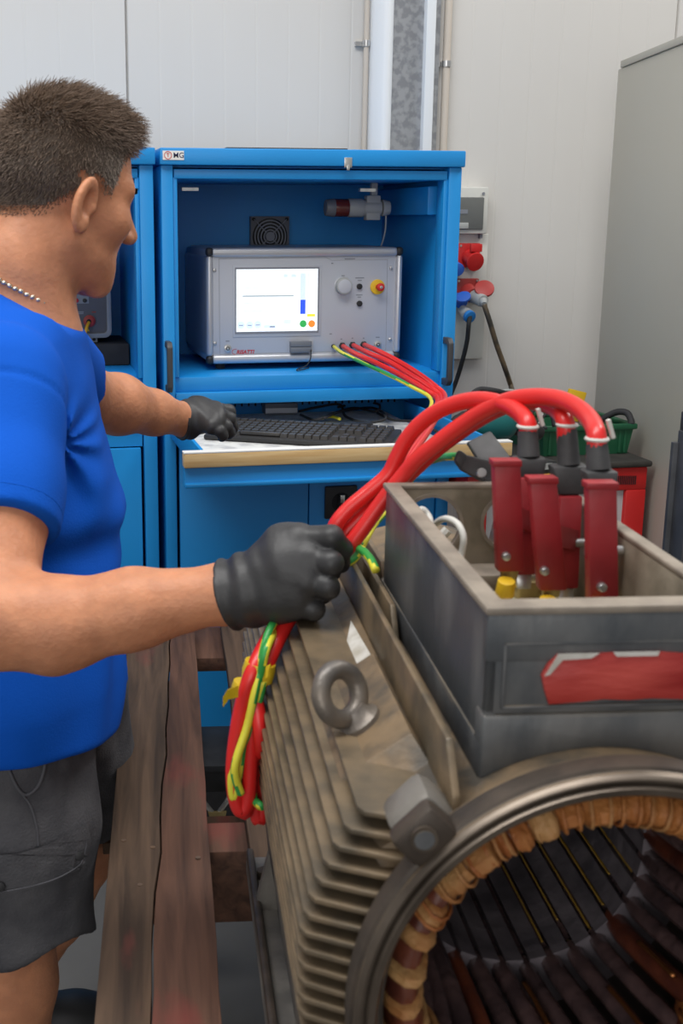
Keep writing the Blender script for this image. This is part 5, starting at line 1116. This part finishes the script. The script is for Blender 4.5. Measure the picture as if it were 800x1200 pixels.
HIPC = (HR_+HL_)/2+v3(0, 0, .04)
def f_body(p):
    d = f_head(p); d = smin(d, s_chain(p, NK, .02), .022)
    d = smin(d, s_rc(p, SR, SL, .050, .050), .03); d = smin(d, s_chain(p, [(NB_+v3(0, 0, -.07), .085), (HIPC, .095)]), .05)
    d = smin(d, arm_r(p), .02); d = smin(d, arm_l(p), .02); d = smin(d, legs(p), .03)
    return d
man = thing('person', 'man in blue t-shirt, grey shorts and black gloves holding the red cables', 'person', (HIPC[0], HIPC[1], 0))
body, BX = sdf_obj('body', f_body, (-.55, .95, -.01), (.62, 2.45, 1.75), .0042, 'skin', man)
# the face and neck are finer
# ---- t-shirt
TA = facing(97); TS = v3(TA[1], -TA[0], 0)
def prof(h, tab):
    hs, vs_ = zip(*sorted(tab)); return np.interp(h, hs, vs_)
CXW = P(280, 550, 1.5)
FRONT = [(.84, -.168), (.91, -.168), (.94, -.166), (1.02, -.160), (1.06, -.158), (1.124, -.157), (1.186, -.164), (1.248, -.177), (1.31, -.190), (1.36, -.203), (1.42, -.222)]
HALFD = [(.80, .135), (.94, .135), (1.06, .138), (1.124, .140), (1.186, .136), (1.25, .130), (1.31, .118), (1.36, .098), (1.42, .078)]
HALFW = [(.80, .192), (.9, .188), (1.0, .182), (1.1, .185), (1.18, .196), (1.25, .202), (1.31, .198), (1.36, .168), (1.42, .10)]
def torso_center_y(h): return np.interp(h, [.85, 1.1, 1.35], [1.55, 1.555, 1.56])
def f_torso(p, tops=1.405):
    h = p[:, 2]; rel = p-v3(0, 0, 0)
    # axes: TA forward, TS to his right; depth of the torso axis along camera forward fixed near 1.53
    cx = prof(h, FRONT)-prof(h, HALFD); hd_, hw_ = prof(h, HALFD), prof(h, HALFW)
    zc = 1.545+.0*h
    base = CAM[None]+RT[None]*cx[:, None]+v3(FW[0], FW[1], 0)[None]/np.hypot(FW[0], FW[1])*zc[:, None]
    dx = (p-base)[:, :2]@TA[:2]; dy = (p-base)[:, :2]@TS[:2]
    q = (np.abs(dx/hd_)**2.3+np.abs(dy/hw_)**2.3)**(1/2.3)
    d = (q-1)*np.minimum(hd_, hw_)*.9
    return smax(d, h-tops, .04)
tsl = .60
def f_hip(p):
    kr = KR+v3(0, 0, .03); d = s_chain(p, [(HR_+v3(.015, 0, .03), .125), (HR_*.5+kr*.5+v3(.012, 0, .02), .108), (kr+v3(.012, 0, .02), .100)], .03)
    d2 = s_chain(p, [(HL_+v3(.02, 0, .03), .120), (HL_*.5+KL*.5+v3(.01, 0, .02), .105), (KL, .100)], .03)
    d = smin(d, d2, .04); return smin(d, s_ell(p, HIPC+v3(-.01, 0, .01), (.140, .20, .13)), .04)
def f_shirt(p):
    d = f_torso(p); d = smin(d, f_hip(p)-.014, .03)
    d = smin(d, s_rc(p, SR+v3(-.008, 0, -.012), SL+v3(-.008, 0, -.012), .060, .058), .04)
    d = smin(d, s_chain(p, [(NB_+v3(-.015, 0, -.05), .080), (NB_+v3(-.04, 0, -.15), .105)]), .05); d = smin(d, s_chain(p, NK, .02)-.007, .03)
    # sleeves
    ar = (ER-SR)/np.linalg.norm(ER-SR); LA_ = np.linalg.norm(ER-SR)
    sl = s_chain(p, [(SR+v3(-.004, 0, .0), .073), (SR+ar*LA_*.45, .0695), (SR+ar*LA_*.75, .0700)], .02); sl = smax(sl, (p-SR)@ar-LA_*.615, .006)
    al = (EL-SL)/np.linalg.norm(EL-SL); s2 = s_chain(p, [(SL, .068), (SL+al*.2, .064)], .02); s2 = smax(s2, (p-SL)@al-.17, .006)
    sl = sl+.0028*fbm(p*v3(1, 1, .45), 42, 5)
    d = d+.0075*fbm(p*v3(1, 1, 1.2), 26, 8)*np.clip((1.36-p[:, 2])*6, .2, 1)
    # folds running from the armpit and above the belt
    ap = SR+ar*.10+TA*.06
    rr_ = np.sqrt(((p-ap)**2).sum(1)); ang = np.arctan2(p[:, 2]-ap[2], (p-ap)@TA)
    d = d+.0055*np.sin(ang*9+1.0)*np.exp(-(rr_/.16)**2)
    d = d+.004*np.sin((p[:, 2]*1.0+.25*((p-ap)@TA))*75)*np.exp(-((p[:, 2]-1.10)/.07)**2)
    # small groove where the sleeve is sewn on
    d = smin(d, sl, .016); d = smin(d, s2, .02)
    sm = np.abs((p-SR)@ar-.030); d = d+.0022*np.exp(-(sm/.0035)**2)*(np.sqrt((((p-SR)-((p-SR)@ar)[:, None]*ar)**2).sum(1)) < .12)
    # hem, neck opening
    hem = .852+.010*np.sin(p[:, 1]*20)
    d = smax(d, hem-p[:, 2], .008)
    nk = s_chain(p, NK, .02); ax_ = (NK[1][0]-NK[2][0]); ax_ /= np.linalg.norm(ax_)
    cn = EZ+TA*.55; cn /= np.linalg.norm(cn); cut = (p-(NB_+v3(0, 0, .010)))@cn; d = smax(d, -smax(-cut, nk-.045, .008), .006)
    return smax(d, -(nk-.002), .002)
shirt, _ = sdf_obj('t_shirt', f_shirt, (-.60, .98, .78), (.12, 2.2, 1.48), .0052, 'shirt', man)
# sleeve hem and bottom hem stitching lines
ar = (ER-SR)/np.linalg.norm(ER-SR); LA_ = np.linalg.norm(ER-SR); e1, e2, _z = frame_z(ar)
def ringproj(f, c, e1, e2, r0, n=40, off=.0008):
    out = []
    for i in range(n):
        d_ = math.cos(2*math.pi*i/n)*e1+math.sin(2*math.pi*i/n)*e2; lo_, hi_ = 0.0, r0
        for _ in range(18):
            m_ = (lo_+hi_)/2
            if f((c+d_*m_)[None])[0] < 0: lo_ = m_
            else: hi_ = m_
        out.append(c+d_*(lo_+off))
    return out
mb = MB(); mb.tube(ringproj(f_shirt, SR+ar*(LA_*.615-.020), e1, e2, .12, 48, -.0004), .0009, n=5, closed=True); obj('sleeve_seam', mb, 'shirt', man, smooth=True)
# ---- shorts
def f_shorts(p):
    h = p[:, 2]
    d = f_hip(p)
    d = d+.0075*fbm(p*v3(1, 1, .8), 20, 12)+.0032*fbm(p*v3(1, 1, .8), 55, 14)
    hem = .578+.012*np.sin(p[:, 0]*40)+.012*np.sin(p[:, 1]*33)
    d = smax(d, hem-h, .006)
    return smax(d, h-.93, .02)
shorts, _ = sdf_obj('shorts', f_shorts, (-.55, 1.0, .55), (.32, 2.25, .97), .0055, 'shorts', man)
def patch(name, f, poly, mat_, th, par, n=14, label=None):
    # a sewn-on patch: polygon drawn over the cloth, laid on its surface with real thickness
    xs = [q[0] for q in poly]; ys = [q[1] for q in poly]
    loops = [Vector((a, b, 0)) for a, b in poly]
    # grid fill clipped to the polygon
    from mathutils.geometry import intersect_point_tri_2d
    tri = tessellate_polygon([loops]); bm = bmesh.new(); vs_ = [bm.verts.new(q) for q in loops]
    for t in tri: bm.faces.new([vs_[i] for i in t])
    for _ in range(3): bmesh.ops.subdivide_edges(bm, edges=bm.edges[:], cuts=1, use_grid_fill=True)
    bm.verts.ensure_lookup_table(); top, bot = [], []
    for v in bm.verts:
        q = trace(f, v.co.x, v.co.y)
        if q is None: q = P(v.co.x, v.co.y, 1.33)
        nrm = -ray(v.co.x, v.co.y); nrm /= np.linalg.norm(nrm); top.append(q+nrm*th); bot.append(q-nrm*.004)
    m_ = len(top); mb = MB(); fs = [tuple(v.index for v in f_.verts) for f_ in bm.faces]; bm.verts.index_update()
    fs = [tuple(v.index for v in f_.verts) for f_ in bm.faces]
    fs2 = list(fs)+[tuple(i+m_ for i in reversed(q)) for q in fs]
    for e in bm.edges:
        if len(e.link_faces) == 1: a, b = e.verts[0].index, e.verts[1].index; fs2.append((a, b, b+m_, a+m_))
    mb.add(top+bot, fs2); bm.free(); return obj(name, mb, mat_, par, smooth=40, label=label)
pk = patch('pocket_flap', f_shorts, [(-30, 1003), (18, 1001), (56, 990), (92, 970), (102, 965), (107, 985), (104, 1003), (96, 1017), (64, 1034), (18, 1046), (-30, 1050)], 'shorts', .009, man, label='buttoned cargo pocket flap')
mb = MB(); pts = [trace(f_shorts, *q) for q in ((-20, 1044), (18, 1040), (62, 1029), (92, 1013), (99, 1001), (102, 985), (99, 970))]; n_ = -FW; mb.tube(crom([q+n_*.0098 for q in pts]), .0011, n=5); obj('stitching', mb, 'shorts_seam', pk, smooth=True)
for px, py in ((94, 1000), (1.5, 1036)):
    q = trace(f_shorts, px, py)+n_*.009; mb = MB(); mb.cyl(q, q+n_*.004+RT*.001, .0062, n=16); obj('button', mb, 'black_plastic', pk, bevel=.001, label='dark button')
mb = MB(); pts = [trace(f_shorts, *q) for q in ((54, 884), (51, 905), (44, 922), (32, 931), (22, 925), (12, 905), (8, 890))]; mb.tube(crom([q+n_*.001 for q in pts]), .0022, n=6); obj('pocket_seam', mb, 'shorts_seam', man, smooth=True)
mb = MB(); pts = [trace(f_shorts, *q) for q in ((24, 928), (36, 945), (43, 970), (45, 992))]; mb.tube(crom([q+n_*.0006 for q in pts]), .0016, n=5); obj('side_seam', mb, 'shorts_seam', man, smooth=True)
# ---- boots
for A__, az, lab in ((AL, 95, 0), (AR, 95, 1)):
    f_ = facing(az)
    def f_boot(p):
        d = s_chain(p, [(A__+v3(0, 0, .03), .052), (A__*v3(1, 1, 0)+v3(0, 0, .055)+f_*.0, .050), (A__*v3(1, 1, 0)+v3(0, 0, .052)+f_*.10, .047), (A__*v3(1, 1, 0)+v3(0, 0, .048)+f_*.16, .045)], .03)
        d = smin(d, s_ell(p, A__*v3(1, 1, 0)+v3(0, 0, .05)-f_*.03, (.045, .045, .05)), .02)
        d = smax(d, p[:, 2]-(A__[2]+.035), .01); return smax(d, .012-p[:, 2], .006)
    bo, _ = sdf_obj('work_boot', f_boot, A__-v3(.25, .25, A__[2]+.01), A__+v3(.30, .25, .1), .006, 'boot_leather', man)
    mb = MB(); pl2 = [(-.085, -.035), (-.06, -.046), (.05, -.048), (.15, -.052), (.19, -.035), (.20, 0), (.19, .035), (.15, .052), (.05, .048), (-.06, .046), (-.085, .035), (-.092, 0)]
    mb.prism(pl2, A__*v3(1, 1, 0), f_, v3(-f_[1], f_[0], 0), (0, 0, .022)); obj('boot_sole', mb, 'black_rubber', bo, bevel=.003)
# ---- gloves
def glove(name, ch, palm, f_extra=None, h=.0024, lo=None, hi=None):
    def f(p):
        d = None
        for c_, k in palm:
            e = s_chain(p, c_, .012); d = e if d is None else smin(d, e, k)
        for c_ in ch:
            e = s_chain(p, c_, .004); d = smin(d, e, .0014)
        if f_extra: d = f_extra(p, d)
        return d
    allp = np.array([q[0] for c_ in ch for q in c_]+[q[0] for c_, _ in palm for q in c_])
    return sdf_obj(name, f, allp.min(0)-.05, allp.max(0)+.05, h, 'glove', man)[0]
wr0 = P(273, 696, 1.203); mI, mM, mR, mL = P(352, 632, 1.172), P(364, 655, 1.160), P(361, 682, 1.158), P(349, 706, 1.166)
hub = P(300, 689, 1.195)
palm = [([(wr0, .0335), (P(282, 694, 1.20), .0335), (hub, .0325)], .01), ([(hub, .030), (P(335, 642, 1.183), .0235), (mI, .0165)], .015), ([(hub, .030), (P(338, 662, 1.172), .0235), (mM, .0165)], .012), ([(hub, .030), (P(338, 684, 1.172), .0225), (mR, .0160)], .012), ([(hub, .030), (P(330, 702, 1.178), .0215), (mL, .0155)], .012), ([(P(310, 690, 1.21), .024), (P(335, 675, 1.215), .020)], .01)]
fing = [[(mI, .0140), (P(388, 630, 1.158), .0122), (P(399, 644, 1.172), .0112), (P(399, 660, 1.192), .0098)],
        [(mM, .0135), (P(388, 660, 1.148), .0118), (P(386, 668, 1.182), .0110), (P(368, 668, 1.205), .0096)],
        [(mR, .0132), (P(384, 688, 1.150), .0115), (P(378, 694, 1.186), .0106), (P(362, 690, 1.208), .0094)],
        [(mL, .0125), (P(367, 713, 1.162), .0108), (P(361, 716, 1.192), .0098), (P(347, 710, 1.21), .0088)],
        [(P(318, 668, 1.215), .0175), (P(345, 650, 1.236), .0145), (P(372, 650, 1.238), .0125), (P(390, 648, 1.224), .0108)]]
ax_g = (hub-wr0)/np.linalg.norm(hub-wr0)
def cuff(p, d):
    t = (p-wr0)@ax_g
    d = d+.0016*np.sin(t*260+1.2*np.sin((p@v3(40, 25, 60))))*np.exp(-((t-.012)/.028)**2)+.0009*fbm(p, 110, 21)
    d = d-.0022*np.exp(-((t+.004)/.0035)**2)
    return smax(d, -.006-t, .002)
glove('glove', fing, palm, cuff)
# left hand on the keyboard
w0_ = P(211, 492, 2.215); hb = P(232, 486, 2.235); mm = [P(252, 480, 2.22), P(255, 486, 2.205), P(254, 493, 2.195), P(250, 500, 2.19)]
palm = [([(w0_, .0335), (P(219, 492, 2.222), .0335), (hb, .0320)], .01)]+[([(hb, .029), (q, .0165)], .012) for q in mm]
fing = [[(mm[0], .0145), (P(268, 482, 2.24), .0125), (P(271, 494, 2.26), .0108), (P(270, 500, 2.265), .0098)], [(mm[1], .0145), (P(269, 491, 2.22), .0125), (P(273, 500, 2.24), .0108), (P(272, 505, 2.245), .0098)], [(mm[2], .0140), (P(265, 500, 2.20), .0120), (P(269, 506, 2.21), .0104), (P(268, 509, 2.215), .0096)], [(mm[3], .0130), (P(257, 505, 2.185), .0112), (P(261, 510, 2.19), .0098), (P(260, 512, 2.195), .0088)], [(P(238, 494, 2.24), .016), (P(250, 500, 2.26), .0135), (P(262, 504, 2.27), .0115), (P(268, 505, 2.272), .0100)]]
axl = (hb-w0_)/np.linalg.norm(hb-w0_)
def cuff2(p, d):
    t = (p-w0_)@axl; d = d+.0016*np.sin(t*260+1.2*np.sin((p@v3(40, 25, 60))))*np.exp(-((t-.012)/.026)**2)-.0022*np.exp(-((t+.004)/.0035)**2)
    return smax(d, -.006-t, .002)
glove('glove', fing, palm, cuff2, h=.003)
# ---- necklace
mb = MB(); ring = ringproj(lambda p: s_chain(p, NK, .02), NB_+v3(.0, 0, .026), *frame_z(EZ+TA*.55)[:2], .16, 64, .0022)
for k, q in enumerate(ring): mb.ell(q, (.0042, .0042, .0030), R=rotz(k*.8)@rotx(.6*(k % 2)), n=8, m=5)
obj('necklace', mb, 'silver', man, smooth=True, label='silver chain necklace')
# ---- eyes and brows
for s in (-1, 1):
    mb = MB(); mb.ell(hd(s*.031, .0775, .0), .0115, n=14, m=10); ey_ = obj('eye', mb, 'eye', man, smooth=True)
    mb = MB(); mb.cyl(hd(s*.031, .0868, -.001), hd(s*.031, .0885, -.0012), .0048, n=14); obj('iris', mb, 'boot_leather', ey_)
for s in (-1, 1):
    mb = MB(); rb = np.random.RandomState(9+s)
    for k in range(110):
        t = rb.rand(); a0 = hd(s*(.014+.036*t), .0985-.020*t*t+rb.uniform(-.001, .001), .0235+.004*math.sin(t*2.4)+rb.uniform(-.003, .003)); dv = HRt*s*.8+HU*rb.uniform(-.1, .35)-HF*.25+HF*rb.uniform(-.1, .25)
        mb.tube([a0-HF*.003, a0+dv*.004, a0+dv*.008], [.0006, .0005, .0002], n=3, caps=False)
    obj('eyebrow', mb, 'boot_leather', man, fixn=False)
# ---- hair: short, greying sides, longer swept top
hq = (BX-HO)@HM/HSC
def hairline(r, f):   # lowest u where hair grows
    ar_ = np.abs(r)
    base = np.interp(f, [-.12, -.085, -.05, -.025, .005, .020, .034, .045, .06, .075, .09], [-.052, -.048, -.036, -.010, .020, .010, .006, .050, .066, .074, .080])
    return base
rs = np.random.RandomState(4)
me_b = body.data
tris = np.array([list(p.vertices) for p in me_b.polygons]); fc = BX[tris].mean(1); fq = (fc-HO)@HM/HSC
nrmf = np.array([p.normal[:] for p in me_b.polygons])
isear = (np.abs(fq[:, 0]) > .074) & (np.abs(fq[:, 1]+.010) < .034) & (np.abs(fq[:, 2]+.012) < .042)
sel = (fq[:, 2] > hairline(fq[:, 0], fq[:, 1])) & (np.abs(fq[:, 0]) < .12) & (fq[:, 1] < .10) & (fq[:, 1] > -.15) & (fq[:, 2] < .2) & ~isear
fsel = np.where(sel)[0]; hh = fq[:, 2]-hairline(fq[:, 0], fq[:, 1]); capf = np.where(sel & (hh > .014))[0]
rad = BX[tris[fsel]]
cap = MB(); capcol = []; vmap = {}
def tone(q, jit):
    top = np.clip((q[2]-.055)/.05, 0, 1); dark = v3(.105, .070, .048); grey = v3(.25, .215, .185)
    g = np.clip(.30+.55*np.clip((q[1]+.02)/.06, 0, 1)-.15*(q[2] > .03), 0, 1)
    c = dark*top+(dark*(1-g)+grey*g)*(1-top); return c*jit*1.35
for fi in capf:
    ids = []
    for vi in tris[fi]:
        if vi not in vmap: vmap[vi] = len(cap.v); q = hq[vi]; cap.v.append(tuple(BX[vi]+np.array(me_b.vertices[int(vi)].normal)*.0022)); capcol.append(tone(q, .62))
        ids.append(vmap[vi])
    cap.f.append(tuple(ids)); cap.m.append(0)
NH = 15000
pick = rs.choice(fsel, NH); w_ = rs.dirichlet([1, 1, 1, 1], NH)
P0 = (BX[tris[pick]]*w_[..., None]).sum(1); N0 = nrmf[pick]; Q0 = (P0-HO)@HM/HSC
for i in range(NH):
    q = Q0[i]; top = float(np.clip((q[2]-.070)/.035, 0, 1)); front = float(np.clip((q[1]-.0)/.08, 0, 1))
    edge = float(np.clip((q[2]-hairline(np.array([q[0]]), np.array([q[1]]))[0])/.02, .35, 1))
    ln = (.0085+.004*rs.rand())*edge*(1-top)+top*(.018+.015*rs.rand()+.018*front)
    down = -HU*.75-HF*.35; swept = HF*(.75+.35*front)+HU*(.25+.45*front)+HRt*.12
    dirn = N0[i]*(.55*(1-top)+.60*top)+(down*.75)*(1-top)+swept*.85*top+rs.randn(3)*(.16+.10*top)
    dirn /= np.linalg.norm(dirn); bend = (-HU*.5+HF*.3)*top*.9 if front < .75 else (HF*.35-HU*.25)
    wd = (.00055+.0003*rs.rand())*(.55+.45*edge); ns = 4 if top > .1 else 3
    tng = np.cross(dirn, rs.randn(3)); tng /= np.linalg.norm(tng); bi = np.cross(dirn, tng)
    o = len(cap.v); c = tone(q, .65+.75*rs.rand()); ee = float(np.clip((edge-.35)/.65, 0, 1)); c = c*(.45+.55*ee)+v3(.36, .20, .13)*(.55*(1-ee))
    for k in range(ns+1):
        t = k/ns; pc_ = P0[i]+dirn*ln*t+bend*ln*t*t*.5; r_ = wd*(1-.75*t)
        for a_ in (0, 2.094, 4.189): cap.v.append(tuple(pc_+r_*(math.cos(a_)*tng+math.sin(a_)*bi))); capcol.append(c*(.85+.35*t))
    for k in range(ns):
        for a_ in range(3): cap.f.append((o+k*3+a_, o+k*3+(a_+1) % 3, o+k*3+3+(a_+1) % 3, o+k*3+3+a_)); cap.m.append(0)
hair = obj('hair', cap, 'hair', man, smooth=True, fixn=False, label='short dark hair greying at the sides')
at = hair.data.color_attributes.new('tone', 'FLOAT_COLOR', 'POINT'); cc = np.ones((len(capcol), 4)); cc[:, :3] = np.array(capcol); at.data.foreach_set('color', cc.ravel())
